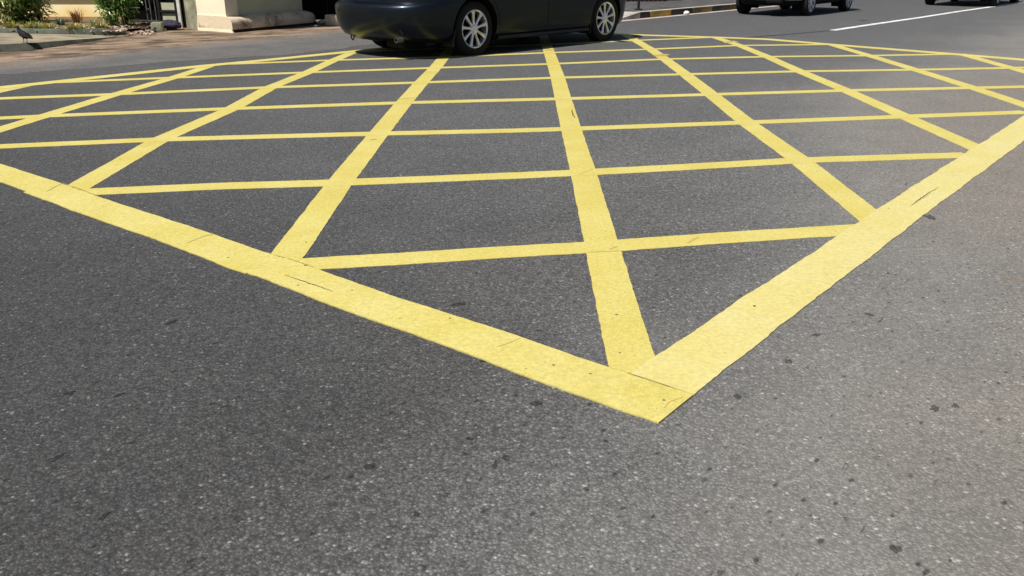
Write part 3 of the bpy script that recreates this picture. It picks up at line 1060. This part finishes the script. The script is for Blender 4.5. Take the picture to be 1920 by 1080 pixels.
def Q(a, b):
    v = ed * a + wd * b
    return (v.x, v.y)


W = (P1 - P2).length
bm = bmesh.new()
# main shaft: end block standing to the ground, full width
add_prism(bm, [Q(0.02, 0.16), Q(0.30, 0.16), Q(0.30, W), Q(0.02, W)], 0, 3.2)
bmesh.ops.recalc_face_normals(bm, faces=bm.faces)
obj('shaft', bm, M_CREAM, pil)
bm = bmesh.new()
add_prism(bm, [Q(0.30, 0.20), Q(0.52, 0.20), Q(0.52, W - 0.02), Q(0.30, W - 0.02)], 0.1, 3.2)
add_prism(bm, [Q(0.52, 0.22), Q(1.98, 0.22), Q(1.98, W - 0.05), Q(0.52, W - 0.05)], 0.1, 3.2)
bmesh.ops.recalc_face_normals(bm, faces=bm.faces)
obj('wall_panel', bm, M_GREEN, pil)
# plinth: profile swept along the long face, rounded far end
bm = bmesh.new()
prof = [(0.005, 0.05), (0.0, 0.10), (0.008, 0.155), (0.03, 0.205), (0.08, 0.238), (0.19, 0.258)]
rows = []
NS = 26
for i in range(NS + 1):
    a = 2.28 * i / NS
    endf = max(0.0, (a - 1.90) / 0.38)
    row = []
    for b, z in prof:
        zz = z * (1 - 0.22 * endf ** 2)
        bb = b + 0.16 * endf ** 2.5
        q = Q(a, bb)
        row.append(bm.verts.new((q[0], q[1], zz)))
    q = Q(a, W - 0.02)
    row.append(bm.verts.new((q[0], q[1], row[-1].co.z)))
    q = Q(a, W - 0.02)
    row.append(bm.verts.new((q[0], q[1], 0.05)))
    rows.append(row)
for A, B in zip(rows[:-1], rows[1:]):
    for k in range(len(A)):
        j = (k + 1) % len(A)
        bm.faces.new((A[k], B[k], B[j], A[j]))
bm.faces.new(rows[0])
bm.faces.new(list(reversed(rows[-1])))
bmesh.ops.recalc_face_normals(bm, faces=bm.faces)
obj('plinth', bm, M_PLINTH, pil, 50)
# end skirt of the plinth in cream (the sunlit end face widens at the foot)
bm = bmesh.new()
ring0 = [Q(-0.004, 0.0), Q(0.03, 0.0), Q(0.03, W + 0.01), Q(-0.004, W + 0.01)]
ring1 = [Q(0.017, 0.157), Q(0.03, 0.157), Q(0.03, W), Q(0.017, W)]
a = [bm.verts.new((*q, 0.0)) for q in ring0]
b = [bm.verts.new((*q, 0.27)) for q in ring1]
for i in range(4):
    j = (i + 1) % 4
    bm.faces.new((a[i], a[j], b[j], b[i]))
bm.faces.new(b)
bmesh.ops.recalc_face_normals(bm, faces=bm.faces)
obj('skirt', bm, M_CREAM, pil)
bm = bmesh.new()
add_prism(bm, [Q(0.035, 0.03), Q(2.16, 0.03), Q(2.16, W - 0.05), Q(0.035, W - 0.05)], 0.0, 0.06)
bmesh.ops.recalc_face_normals(bm, faces=bm.faces)
obj('base_band', bm, M_DARKBAND, pil)
bm = bmesh.new()
add_prism(bm, [Q(-0.08, 0.1), Q(2.06, 0.1), Q(2.06, W + 0.06), Q(-0.08, W + 0.06)], 3.2, 3.34)
bmesh.ops.recalc_face_normals(bm, faces=bm.faces)
obj('coping', bm, M_CREAM, pil)
# weathered return wall joining the pillar to the iron gate
M_RETURN = plain('weathered grey green plaster', (0.27, 0.26, 0.18), 0.9, 0.15, var=0.45, scale=3)
bm = bmesh.new()
ra, rb = P1 + ed * 0.10, at(351, 54)
rn = Vector((0.3, 1, 0)) * 0.25
add_prism(bm, [(rb - P2).to_2d(), (ra - P2).to_2d(), (ra + rn - P2).to_2d(), (rb + rn - P2).to_2d()], 0, 3.0)
bmesh.ops.recalc_face_normals(bm, faces=bm.faces)
obj('return_wall', bm, M_RETURN, pil)

# black sheet gate beyond the pillar, closing the driveway
M_BLACKGATE = plain('black gate sheet', (0.003, 0.003, 0.003), 0.9, 0.05, var=0.3, scale=3)
g0 = P2 + ed * 2.00 + wd * 0.45
gd = Vector((0.93, -0.02, 0)).normalized()
gt = empty('black_gate', (g0.x, g0.y, 0), math.atan2(gd.y, gd.x))
tag(gt, 'black sheet metal driveway gate standing behind the black sedan', 'gate')
bm = bmesh.new()
for k in range(12):
    add_box(bm, (0.16 + 0.30 * k, 0.0, 1.02), (0.298, 0.02, 1.84), bev=0.006)
obj('sheet_panel', bm, M_BLACKGATE, gt)
bm = bmesh.new()
for z in (0.12, 1.0, 1.93):
    add_box(bm, (1.80, -0.03, z), (3.6, 0.04, 0.06), bev=0.008)
for x in (0.03, 1.80, 3.58):
    add_box(bm, (x, -0.032, 1.0), (0.06, 0.05, 1.96), bev=0.008)
obj('gate_frame', bm, M_BLACKGATE, gt)

c = at(624, 48.5)
bm = bmesh.new()
add_box(bm, (0, 0, 0.095), (0.32, 0.30, 0.19), bev=0.02)
o = obj('concrete_block', bm, plain('cream block', (0.55, 0.50, 0.38), 0.85, 0.2, var=0.2, scale=7, bump=0.004), None, 40)
o.location = (c.x + 0.06, c.y + 0.1, 0.004)
o.rotation_euler = (0, 0, R(-37))
tag(o, 'low cream concrete block on the ground just behind the black sedan tail', 'block')


def stone(px, r, col, label, name='stone', cat='stone'):
    p = at(*px)
    bm = bmesh.new()
    bmesh.ops.create_icosphere(bm, subdivisions=2, radius=r)
    for v in bm.verts:
        v.co *= 1 + 0.35 * noise.noise(v.co * (2.0 / r) + Vector((px[0], px[1], 0)))
        v.co.z *= 0.65
    zmin = min(v.co.z for v in bm.verts)
    o = obj(name, bm, plain(name + ' surface', col, 0.9, 0.2, var=0.25, scale=30), None, 60)
    o.location = (p.x, p.y, 0.003 - zmin)
    return tag(o, label, cat)


stone((605, 47), 0.075, (0.30, 0.29, 0.29), 'grey rough stone at the rounded end of the pillar plinth')
stone((592, 51), 0.032, (0.62, 0.58, 0.52), 'small whitish stone on the dusty ground below the plinth end')
stone((1287, 28), 0.065, (0.78, 0.78, 0.75), 'crumpled white paper litter lying in the gutter by the black kerb stone', 'paper_litter', 'litter')
stone((265, 58.5), 0.055, (0.75, 0.72, 0.66), 'white crushed cup lying among dark rubbish left of the grey block', 'crushed_cup', 'litter')
bm = bmesh.new()
add_box(bm, (0, 0, 0), (0.16, 0.03, 0.018), bev=0.005)
o = obj('white_stick', bm, plain('white wood', (0.72, 0.68, 0.60), 0.8, 0.2))
p = at(279, 56)
o.location = (p.x, p.y, 0.045)
o.rotation_euler = (0.0, R(-28), R(15))
tag(o, 'short white stick leaning against the grey block by the gate', 'stick')

# iron gate with pale panels between the planting bed and the pillar
M_IRON = plain('black iron', (0.010, 0.009, 0.010), 0.6, 0.3, var=0.3, scale=10)
M_GREYBAR = plain('weathered grey bar', (0.075, 0.072, 0.078), 0.7, 0.3, var=0.4, scale=10)
M_PANEL = plain('pale green panel', (0.40, 0.41, 0.28), 0.85, 0.2, var=0.12, scale=4)
ga, gb = at(232, 50), at(352, 53)
gdv = (gb - ga)
GL = gdv.length
gate = empty('iron_gate', (ga.x, ga.y, 0), math.atan2(gdv.y, gdv.x))
tag(gate, 'black iron gate with grey bars and two pale green panels beside the cream pillar', 'gate')
ux = lambda u: (u - 232) / 120.0 * GL
zy = lambda v: max(0.0, (51 - v) / 97.0)
bm = bmesh.new()
add_box(bm, (GL / 2, 0.10, 1.0), (GL, 0.02, 1.96))  # added black sheet, stands for the unlit space behind the bars
obj('dark_void_sheet', bm, M_BLACKGATE, gate)
bm = bmesh.new()
add_box(bm, (GL / 2, 0, zy(1)), (GL, 0.05, 0.045), bev=0.006)
add_box(bm, (GL / 2, 0, 1.95), (GL, 0.05, 0.06), bev=0.006)
for u in (304, 336, 350):
    add_box(bm, (ux(u), -0.002, 1.0), (0.045, 0.05, 1.95), bev=0.006)
for v in (24, 44):
    add_box(bm, (ux(320), 0.003, zy(v)), (ux(336) - ux(304) - 0.05, 0.045, 0.04), bev=0.005)
obj('gate_frame', bm, M_IRON, gate)
bm = bmesh.new()
for u in (283, 290, 299):
    add_box(bm, (ux(u), -0.03, 0.06 + 0.95), (0.022, 0.02, 1.78), bev=0.005)
obj('upright_bar', bm, M_GREYBAR, gate)
bm = bmesh.new()
add_box(bm, (ux(254), -0.045, zy(18.5)), (ux(272) - ux(236), 0.02, 0.022), bev=0.004)
add_box(bm, (ux(270), -0.045, zy(40)), (ux(306) - ux(236), 0.02, 0.028), bev=0.004)
obj('cross_rail', bm, M_GREYBAR, gate)
for (v0, v1) in ((9, 22), (27, 42)):
    bm = bmesh.new()
    zc, hh = zy((v0 + v1) / 2), (v1 - v0) / 97.0
    add_box(bm, (ux(320), 0.03, zc), (ux(334) - ux(306), 0.03, hh), bev=0.006)
    obj('panel', bm, M_PANEL, gate)
bm = bmesh.new()
add_box(bm, (0, 0, 0.95), (0.058, 0.058, 1.9), bev=0.008)
o = obj('white_post', bm, plain('white painted timber', (0.66, 0.64, 0.58), 0.7, 0.3, var=0.2, scale=6))
p = at(344.5, 47)
p = ga + gdv * ((343.5 - 232) / 120)
o.location = (p.x, p.y - 0.07, 0)
tag(o, 'thin white timber post standing in front of the iron gate near the pillar', 'post')
bm = bmesh.new()
add_box(bm, (0, 0, 0.075), (0.17, 0.16, 0.15), bev=0.012)
o = obj('grey_block', bm, plain('mossy block', (0.27, 0.28, 0.20), 0.9, 0.15, var=0.25, scale=9, bump=0.004), None, 40)
p = at(293, 60)
o.location = (p.x, p.y + 0.08, 0.003)
o.rotation_euler = (0, 0, R(8))
tag(o, 'small grey-green concrete block on the ground in front of the gate bars', 'block')

# dark rag bag beside the block
bm = bmesh.new()
bmesh.ops.create_icosphere(bm, subdivisions=4, radius=0.14)
for v in bm.verts:
    k = noise.noise(v.co * 9.0) * 0.28 + noise.noise(v.co * 22.0) * 0.13
    v.co *= 1 + k
    v.co.x *= 1.35
    v.co.z = v.co.z * 0.55
zmin = min(v.co.z for v in bm.verts)
o = obj('cloth_bundle', bm, plain('dark purple cloth', (0.035, 0.032, 0.05), 0.9, 0.15, var=0.3, scale=14), None, 60)
p = at(317, 57)
o.location = (p.x, p.y + 0.12, 0.003 - zmin)
tag(o, 'dark purple cloth bundle lying between the grey block and the white post', 'bundle')

# planting bed kerb and soil
M_BEDK = plain('mossy green kerb', (0.085, 0.095, 0.072), 0.9, 0.15, var=0.35, scale=4, bump=0.006)
kp = [at(-160, 68), at(0, 68.5), at(96, 70.5), at(185, 70.0), at(240, 65.0)]
kp = [Vector((p.x, p.y, 0)) for p in kp]
path = []
for a, b in zip(kp[:-1], kp[1:]):
    for i in range(10):
        path.append(a.lerp(b, i / 10))
path.append(kp[-1])
for _ in range(20):
    path = [path[0]] + [(path[i - 1] + 2 * path[i] + path[i + 1]) / 4 for i in range(1, len(path) - 1)] + [path[-1]]
bm = bmesh.new()
rows = []
for i, p in enumerate(path):
    d = (path[min(i + 1, len(path) - 1)] - path[max(i - 1, 0)]).normalized()
    nn = Vector((-d.y, d.x, 0))
    h = 0.125 + jitter(p, 0.006, 3)
    if i > len(path) - 8: h *= 0.55 + 0.45 * (len(path) - 1 - i) / 7
    rows.append([bm.verts.new(p + Vector((0, 0, 0.002))), bm.verts.new(p + nn * 0.01 + Vector((0, 0, h - 0.015))), bm.verts.new(p + nn * 0.03 + Vector((0, 0, h))), bm.verts.new(p + nn * 0.10 + Vector((0, 0, h))), bm.verts.new(p + nn * 0.115 + Vector((0, 0, 0.002)))])
for A, B in zip(rows[:-1], rows[1:]):
    for k in range(4):
        bm.faces.new((A[k], B[k], B[k + 1], A[k + 1]))
bm.faces.new(rows[0]); bm.faces.new(list(reversed(rows[-1])))
bmesh.ops.recalc_face_normals(bm, faces=bm.faces)
tag(obj('bed_kerb', bm, M_BEDK, None, 50), 'low mossy green-grey kerb edging the planting bed', 'kerb')
bm = bmesh.new()
sp = [p + Vector((0, 0.08, 0.085)) for p in path] + [Vector((-6.1, 15.4, 0.06)), Vector((-6.5, 17.9, 0.10)), Vector((-14, 18.2, 0.10))]
f = bm.faces.new([bm.verts.new(p) for p in sp])
bmesh.ops.triangulate(bm, faces=[f])
tag(obj('soil', bm, M_SOIL), kind='structure')

# sunlit boundary wall with a brown ledge
M_YWALL = NT('ochre wall')
t = M_YWALL
x_, y_, z_ = t.sep()
b0 = t.mix(t.ss(t.math('ADD', z_, t.math('MULTIPLY', t.math('SUBTRACT', t.noise(2.0, 5, 0.6), 0.5), 0.5)), 0.0, 0.42), (0.88, 0.64, 0.26), (0.92, 0.84, 0.52))
M_YWALL = t.out(b0, 0.85, 0.2)
wa, wbk = Vector((-15.5, 17.72, 0)), Vector((-6.55, 17.35, 0))
wall = empty('boundary_wall', (wa.x, wa.y, 0), math.atan2(wbk.y - wa.y, wbk.x - wa.x))
tag(wall, 'sunlit yellow plaster wall with a brown ledge behind the plants', 'wall')
WL = (wbk - wa).length
bm = bmesh.new()
add_box(bm, (WL / 2, 0.10, 1.2), (WL, 0.20, 2.4))
obj('wall_face', bm, M_YWALL, wall)
bm = bmesh.new()
add_box(bm, (WL / 2, -0.03, 0.475), (WL, 0.06, 0.05), bev=0.006)
obj('ledge', bm, plain('brown ledge', (0.13, 0.065, 0.035), 0.8, 0.2, var=0.3, scale=4), wall)

# ------------------------------------------------------------------ plants
def leafmat(name, a, b, c):
    t = NT(name)
    oi = t.n('ShaderNodeNewGeometry')
    r = oi.outputs['Random Per Island']
    col = t.ramp(r, [(0.0, a), (0.5, b), (1.0, c)])
    t.out(col, 0.33, 0.6)
    tr = t.n('ShaderNodeBsdfTranslucent')
    t.link(col, tr.inputs[0])
    ms = t.n('ShaderNodeMixShader')
    ms.inputs[0].default_value = 0.25
    t.link(t.p.outputs[0], ms.inputs[1])
    t.link(tr.outputs[0], ms.inputs[2])
    t.link(ms.outputs[0], t.t.nodes['Material Output'].inputs[0])
    return t.m


M_LEAF = leafmat('dark leaves', (0.032, 0.075, 0.018), (0.09, 0.20, 0.04), (0.25, 0.40, 0.09))
M_LEAF2 = leafmat('fresh leaves', (0.07, 0.17, 0.03), (0.15, 0.34, 0.055), (0.36, 0.48, 0.12))
M_LEAFY = leafmat('yellow leaves', (0.14, 0.17, 0.03), (0.28, 0.28, 0.05), (0.42, 0.36, 0.08))
M_LEAFB = leafmat('bluish leaves', (0.012, 0.045, 0.030), (0.025, 0.085, 0.050), (0.06, 0.13, 0.07))
M_DRY = leafmat('dry leaves', (0.14, 0.06, 0.02), (0.27, 0.13, 0.035), (0.42, 0.25, 0.08))
M_VARI = leafmat('variegated leaves', (0.10, 0.16, 0.03), (0.45, 0.44, 0.18), (0.75, 0.68, 0.40))
M_BARK = plain('bark', (0.09, 0.06, 0.04), 0.9, 0.15, var=0.4, scale=20)


def add_leaf(bm, base, d, L, w, droop=0.25):
    d = d.normalized()
    side = d.cross(Vector((0, 0, 1)))
    if side.length < 1e-3: side = Vector((1, 0, 0))
    side.normalize()
    side = (Matrix.Rotation(random.uniform(-0.9, 0.9), 3, d) @ side)
    up = side.cross(d)
    p1 = base + d * L * 0.45 - Vector((0, 0, droop * L * 0.12))
    p2 = base + d * L - Vector((0, 0, droop * L * 0.6))
    b = bm.verts.new(base)
    l = bm.verts.new(p1 + side * w / 2 + up * w * 0.12)
    m = bm.verts.new(p1)
    r = bm.verts.new(p1 - side * w / 2 + up * w * 0.12)
    e = bm.verts.new(p2)
    bm.faces.new((b, m, l)); bm.faces.new((b, r, m)); bm.faces.new((l, m, e)); bm.faces.new((m, r, e))


def shrub(name, p, rx, ry, h, n, L, w, mats, label, stems=7, z0=0.08, low=0.12, group=None, cat='shrub'):
    root = empty(name, (p.x, p.y, z0))
    tag(root, label, cat, group)
    bs = bmesh.new()
    tips = []
    for k in range(stems):
        a = random.uniform(0, 2 * PI)
        r = random.uniform(0.25, 1.0)
        top = Vector((rx * r * math.cos(a), ry * r * math.sin(a), h * random.uniform(0.6, 1.0)))
        m = top * 0.5 + Vector((random.uniform(-.05, .05), random.uniform(-.05, .05), h * 0.08))
        add_cyl(bs, (0.03 * math.cos(a), 0.03 * math.sin(a), -0.02), m, 0.013, 0.009, 6)
        add_cyl(bs, m, top, 0.009, 0.004, 6)
        tips.append((m, top))
    obj('stem', bs, M_BARK, root)
    per = {}
    for i in range(n):
        m, top = random.choice(tips)
        f = random.random()
        c = m.lerp(top, f) if random.random() < 0.7 else (m * random.uniform(low, 1))
        b = c + Vector((random.gauss(0, 0.09), random.gauss(0, 0.09), random.gauss(0, 0.07)))
        b.z = max(0.02, b.z)
        d = Vector((b.x * 0.8 + random.uniform(-.5, .5), b.y * 0.8 + random.uniform(-.5, .5), random.uniform(-0.35, 0.6)))
        mi = random.choices(range(len(mats)), [x[1] for x in mats])[0]
        bmk = per.setdefault(mi, bmesh.new())
        add_leaf(bmk, b, d, L * random.uniform(0.6, 1.25), w * random.uniform(0.7, 1.2), 0.5)
    for mi, bmk in per.items():
        obj('foliage', bmk, mats[mi][0], root)
    return root


def tuft(name, p, r, h, n, w, mat, label, z0=0.08, spread=0.8, group=None, cat='plant'):
    bm = bmesh.new()
    for i in range(n):
        a = random.uniform(0, 2 * PI)
        b = Vector((r * 0.4 * math.cos(a) * random.random(), r * 0.4 * math.sin(a) * random.random(), 0))
        d = Vector((math.cos(a) * spread * random.random(), math.sin(a) * spread * random.random(), 1)).normalized()
        L = h * random.uniform(0.6, 1.1)
        s = d.cross(Vector((0, 0, 1)))
        s = s.normalized() if s.length > 1e-3 else Vector((1, 0, 0))
        prev = None
        for k in range(5):
            f = k / 4
            c = b + d * L * f + Vector((d.x, d.y, 0)) * L * 0.5 * f * f - Vector((0, 0, L * 0.28 * f ** 3))
            ww = w * (1 - f) ** 0.7 + 0.001
            row = (bm.verts.new(c + s * ww / 2), bm.verts.new(c - s * ww / 2))
            if prev: bm.faces.new((prev[0], prev[1], row[1], row[0]))
            prev = row
    o = obj(name, bm, mat)
    o.location = (p.x, p.y, z0)
    return tag(o, label, cat, group)


def bed(u, v):
    return at(u, v, 0.08)


GRP = 'plants in the bed before the yellow wall'
shrub('leafy_shrub', bed(40, 44), 0.62, 0.35, 0.95, 2600, 0.17, 0.042, [(M_LEAF, 5), (M_LEAF2, 4), (M_VARI, 1.6)], 'large dark green shrub with long leaves behind the pigeon', 12, group=GRP)
shrub('leafy_shrub', bed(-45, 46), 0.55, 0.35, 0.9, 1100, 0.15, 0.040, [(M_LEAF, 6), (M_LEAF2, 2)], 'dark green shrub cut by the left edge of the photo', 9, group=GRP)
shrub('croton_shrub', bed(78, 42), 0.26, 0.18, 0.66, 420, 0.17, 0.040, [(M_VARI, 5), (M_LEAF, 3)], 'cream and green variegated shrub in front of the bright yellow wall', 6, group=GRP)
shrub('green_shrub', bed(214, 49), 0.33, 0.24, 0.80, 1500, 0.10, 0.028, [(M_LEAF, 5), (M_LEAF2, 3), (M_VARI, 0.4)], 'dense dark green shrub between the yellow wall and the iron gate', 10, group=GRP)
shrub('broad_shrub', bed(10, 47), 0.30, 0.22, 0.55, 420, 0.13, 0.040, [(M_LEAF2, 4), (M_VARI, 2), (M_LEAFY, 1)], 'light green broad-leaved shrub low in front of the large dark shrub', 7, group=GRP)
shrub('bushy_shrub', bed(236, 46), 0.24, 0.18, 0.72, 700, 0.10, 0.028, [(M_LEAF, 6), (M_LEAF2, 2)], 'dark bush overlapping the bars at the left end of the iron gate', 8, group=GRP)
tuft('grass_plant', Vector((bed(208, 47).x, bed(208, 47).y - 0.1, 0)), 0.22, 0.42, 90, 0.022, M_LEAF2, 'bright green long-bladed plant arching over the dense shrub', 0.36, 1.1, group=GRP)
tuft('blue_plant', bed(113, 48), 0.12, 0.20, 46, 0.030, M_LEAFB, 'small bluish green plant in the middle of the bed', group=GRP, spread=1.3)
tuft('yellow_plant', bed(22, 55), 0.20, 0.20, 90, 0.020, M_LEAFY, 'yellow-green low clump at the kerb below the large shrub', group=GRP, spread=1.3)
tuft('lime_plant', bed(140, 59), 0.18, 0.20, 80, 0.022, M_LEAFY, 'lime green spiky plant spilling over the bed kerb', 0.085, group=GRP, spread=1.6)
tuft('lime_plant', bed(157, 55), 0.12, 0.15, 40, 0.020, M_LEAFY, 'lime green low plant right of the spilling spiky one', group=GRP, spread=1.3)
tuft('dry_plant', bed(146, 44), 0.20, 0.36, 70, 0.014, M_DRY, 'dry brown wispy plant standing against the yellow wall', group=GRP, spread=0.45)
tuft('olive_plant', bed(72, 53), 0.14, 0.17, 60, 0.024, M_VARI, 'olive and cream low plant beneath the variegated shrub', group=GRP, spread=1.3)
tuft('dark_sprig', bed(176, 52), 0.06, 0.18, 26, 0.018, M_LEAF, 'dark sprig standing at the bed edge before the dense shrub', group=GRP, spread=0.5)
tuft('dark_sprig', at(132, 69.5), 0.06, 0.13, 20, 0.022, M_LEAF, 'dark sprig growing at the foot of the mossy kerb', 0.004, group=GRP, spread=0.5)
for i, (u, v, r, lab) in enumerate(((55, 56, .13, 'yellowish low clump between the large shrub and the olive plant'), (92, 57, .12, 'yellowish low clump below the small bluish plant'), (190, 55, .12, 'yellowish low clump at the foot of the dense dark shrub'), (-25, 57, .16, 'yellowish low clump at the left edge of the photo'))):
    tuft('low_clump', bed(u, v), r, 0.20, 90, 0.020, M_LEAFY, lab, group=GRP, spread=1.4)
# leaf litter and pebbles
M_PEB = leafmat('stones and dead leaves', (0.10, 0.055, 0.035), (0.36, 0.24, 0.17), (0.66, 0.55, 0.44))
bm = bmesh.new()
for i in range(420):
    u = random.uniform(-20, 245) if i < 150 else random.uniform(150, 290)
    v = random.uniform(47, 60) if u < 240 else random.uniform(50, 58)
    p = bed(u, v)
    r = random.uniform(0.014, 0.040)
    t0 = bmesh.ops.create_icosphere(bm, subdivisions=1, radius=r)['verts']
    zz = 0.09 if u < 238 else 0.03
    M = Matrix.Translation((p.x, p.y, zz)) @ Matrix.Rotation(random.uniform(0, 6), 4, 'Z') @ Matrix.Diagonal((1.3, 0.8, 0.5, 1))
    bmesh.ops.transform(bm, matrix=M, verts=t0)
tag(obj('pebbles', bm, M_PEB, None, 60), 'loose pebbles and dead leaves strewn along the planting bed', 'pebbles', kind='stuff')
M_RUB = leafmat('dark rubbish', (0.012, 0.008, 0.007), (0.045, 0.028, 0.022), (0.16, 0.11, 0.09))
bm = bmesh.new()
for i in range(150):
    u = random.uniform(238, 292)
    v = random.uniform(47, 59)
    p = at(u, v, 0.03)
    t0 = bmesh.ops.create_icosphere(bm, subdivisions=1, radius=random.uniform(0.018, 0.05))['verts']
    M = Matrix.Translation((p.x, p.y, random.uniform(0.02, 0.08))) @ Matrix.Rotation(random.uniform(0, 6), 4, 'Z') @ Matrix.Rotation(random.uniform(-1, 1), 4, 'X') @ Matrix.Diagonal((1.6, 0.8, 0.4, 1))
    bmesh.ops.transform(bm, matrix=M, verts=t0)
tag(obj('debris', bm, M_RUB, None, 60), 'heap of dark rubbish and dead leaves at the foot of the iron gate', 'debris', kind='stuff')

# ------------------------------------------------------------------ pigeon
def skin_mesh(name, chains, mat, parent=None, sub=2):
    me = bpy.data.meshes.new(name)
    verts, edges, rad = [], [], []
    for ch in chains:
        start = None
        for it in ch:
            if isinstance(it, int):
                start = it
                continue
            p, r = it
            verts.append(p); rad.append(r if isinstance(r, tuple) else (r, r))
            i = len(verts) - 1
            if start is not None: edges.append((start, i))
            start = i
    me.from_pydata(verts, edges, [])
    o = bpy.data.objects.new(name, me)
    COL.objects.link(o)
    md = o.modifiers.new('skin', 'SKIN')
    for i, r in enumerate(rad):
        me.skin_vertices[0].data[i].radius = r
    me.skin_vertices[0].data[0].use_root = True
    s = o.modifiers.new('sub', 'SUBSURF')
    s.levels = s.render_levels = sub
    dg = bpy.context.evaluated_depsgraph_get()
    m2 = bpy.data.meshes.new_from_object(o.evaluated_get(dg))
    o.modifiers.clear()
    o.data = m2
    bpy.data.meshes.remove(me)
    m2.materials.clear()
    m2.materials.append(mat)
    for p in m2.polygons: p.use_smooth = True
    if parent is not None: o.parent = parent
    return o


M_FEATH = plain('sooty feathers', (0.007, 0.006, 0.007), 0.7, 0.2, var=0.35, scale=40)
M_BEAK = plain('beak horn', (0.05, 0.045, 0.04), 0.5, 0.4)
M_LEG = plain('reddish bird leg', (0.16, 0.05, 0.04), 0.7, 0.3)
pp = at(48, 80.5, 0.088)
# local: bird looks along +x
pig = skin_mesh('pigeon', [[((0.0, 0, 0.105), (0.046, 0.048)), ((0.045, 0, 0.122), (0.045, 0.046)), ((0.075, 0, 0.150), (0.030, 0.030)), ((0.090, 0, 0.180), (0.020, 0.021)), ((0.097, 0, 0.205), (0.021, 0.022)), ((0.112, 0, 0.208), (0.012, 0.012))],
                           [0, ((-0.05, 0, 0.088), (0.036, 0.036)), ((-0.10, 0, 0.072), (0.022, 0.014)), ((-0.155, 0, 0.060), (0.026, 0.006))]], M_FEATH)
pig.location = (pp.x, pp.y, 0.088)
pig.rotation_euler = (0, 0, R(155))
tag(pig, 'black pigeon standing on the edge of the dirt before the mossy kerb', 'pigeon')
bm = bmesh.new()
add_cyl(bm, (0.112, 0, 0.206), (0.138, 0, 0.198), 0.0065, 0.001, 8)
obj('beak', bm, M_BEAK, pig)
for s in (-1, 1):
    bm = bmesh.new()
    add_cyl(bm, (0.0, s * 0.022, 0.075), (-0.008, s * 0.024, 0.040), 0.010, 0.005, 8)
    add_cyl(bm, (-0.008, s * 0.024, 0.040), (0.004, s * 0.024, 0.006), 0.0045, 0.004, 8)
    for a in (-0.5, 0, 0.5, PI):
        add_cyl(bm, (0.004, s * 0.024, 0.005), (0.004 + 0.030 * math.cos(a), s * 0.024 + 0.030 * math.sin(a), 0.002), 0.0035, 0.002, 6)
    obj('leg', bm, M_LEG, pig)
    w = skin_mesh('wing', [[((0.035, s * 0.040, 0.128), (0.022, 0.008)), ((-0.01, s * 0.049, 0.112), (0.030, 0.008)), ((-0.06, s * 0.042, 0.092), (0.022, 0.007)), ((-0.125, s * 0.018, 0.074), (0.008, 0.004))]], M_FEATH, pig)
    bm = bmesh.new()
    bmesh.ops.create_uvsphere(bm, u_segments=10, v_segments=6, radius=0.0035)
    e = obj('eye', bm, plain('bird eye', (0.30, 0.09, 0.02), 0.2, 0.6), pig)
    e.location = (0.103, s * 0.0195, 0.208)

# ------------------------------------------------------------------ far right: post and railing on the pavement
bm = bmesh.new()
add_cyl(bm, (0, 0, 0.0), (0, 0, 2.4), 0.028, n=16)
add_box(bm, (0, 0, 0.012), (0.16, 0.16, 0.02), bev=0.004)
add_lathe = [(0.028, 2.4)]
bmesh.ops.create_uvsphere(bm, u_segments=12, v_segments=8, radius=0.036, matrix=Matrix.Translation((0, 0, 2.41)))
o = obj('sign_post', bm, M_IRON, None, 40)
p = at(1197, 18.5, 0.125)
o.location = (p.x, p.y, 0.125)
tag(o, 'thin dark metal post at the end of the far pavement', 'post')

rl = empty('railing', tuple(at(1128, 13.0)), R(8))
tag(rl, 'dark iron railing beyond the nose of the black sedan', 'railing')
bm = bmesh.new()
for k in range(15):
    add_cyl(bm, (0.12 * k, 0, 0.1), (0.12 * k, 0, 1.35), 0.012, n=8)
obj('baluster', bm, M_IRON, rl)
bm = bmesh.new()
bm.free()
for z in (0.18, 1.28):
    bm = bmesh.new()
    add_box(bm, (0.84, 0, z), (1.80, 0.035, 0.03), bev=0.004)
    obj('rail', bm, M_IRON, rl)
bm = bmesh.new()
add_box(bm, (0.84, 0.16, 0.6), (1.9, 0.12, 1.2), bev=0.02)
obj('dwarf_wall', bm, plain('dark purple brick', (0.045, 0.035, 0.038), 0.85, 0.2, var=0.4, scale=6), rl)
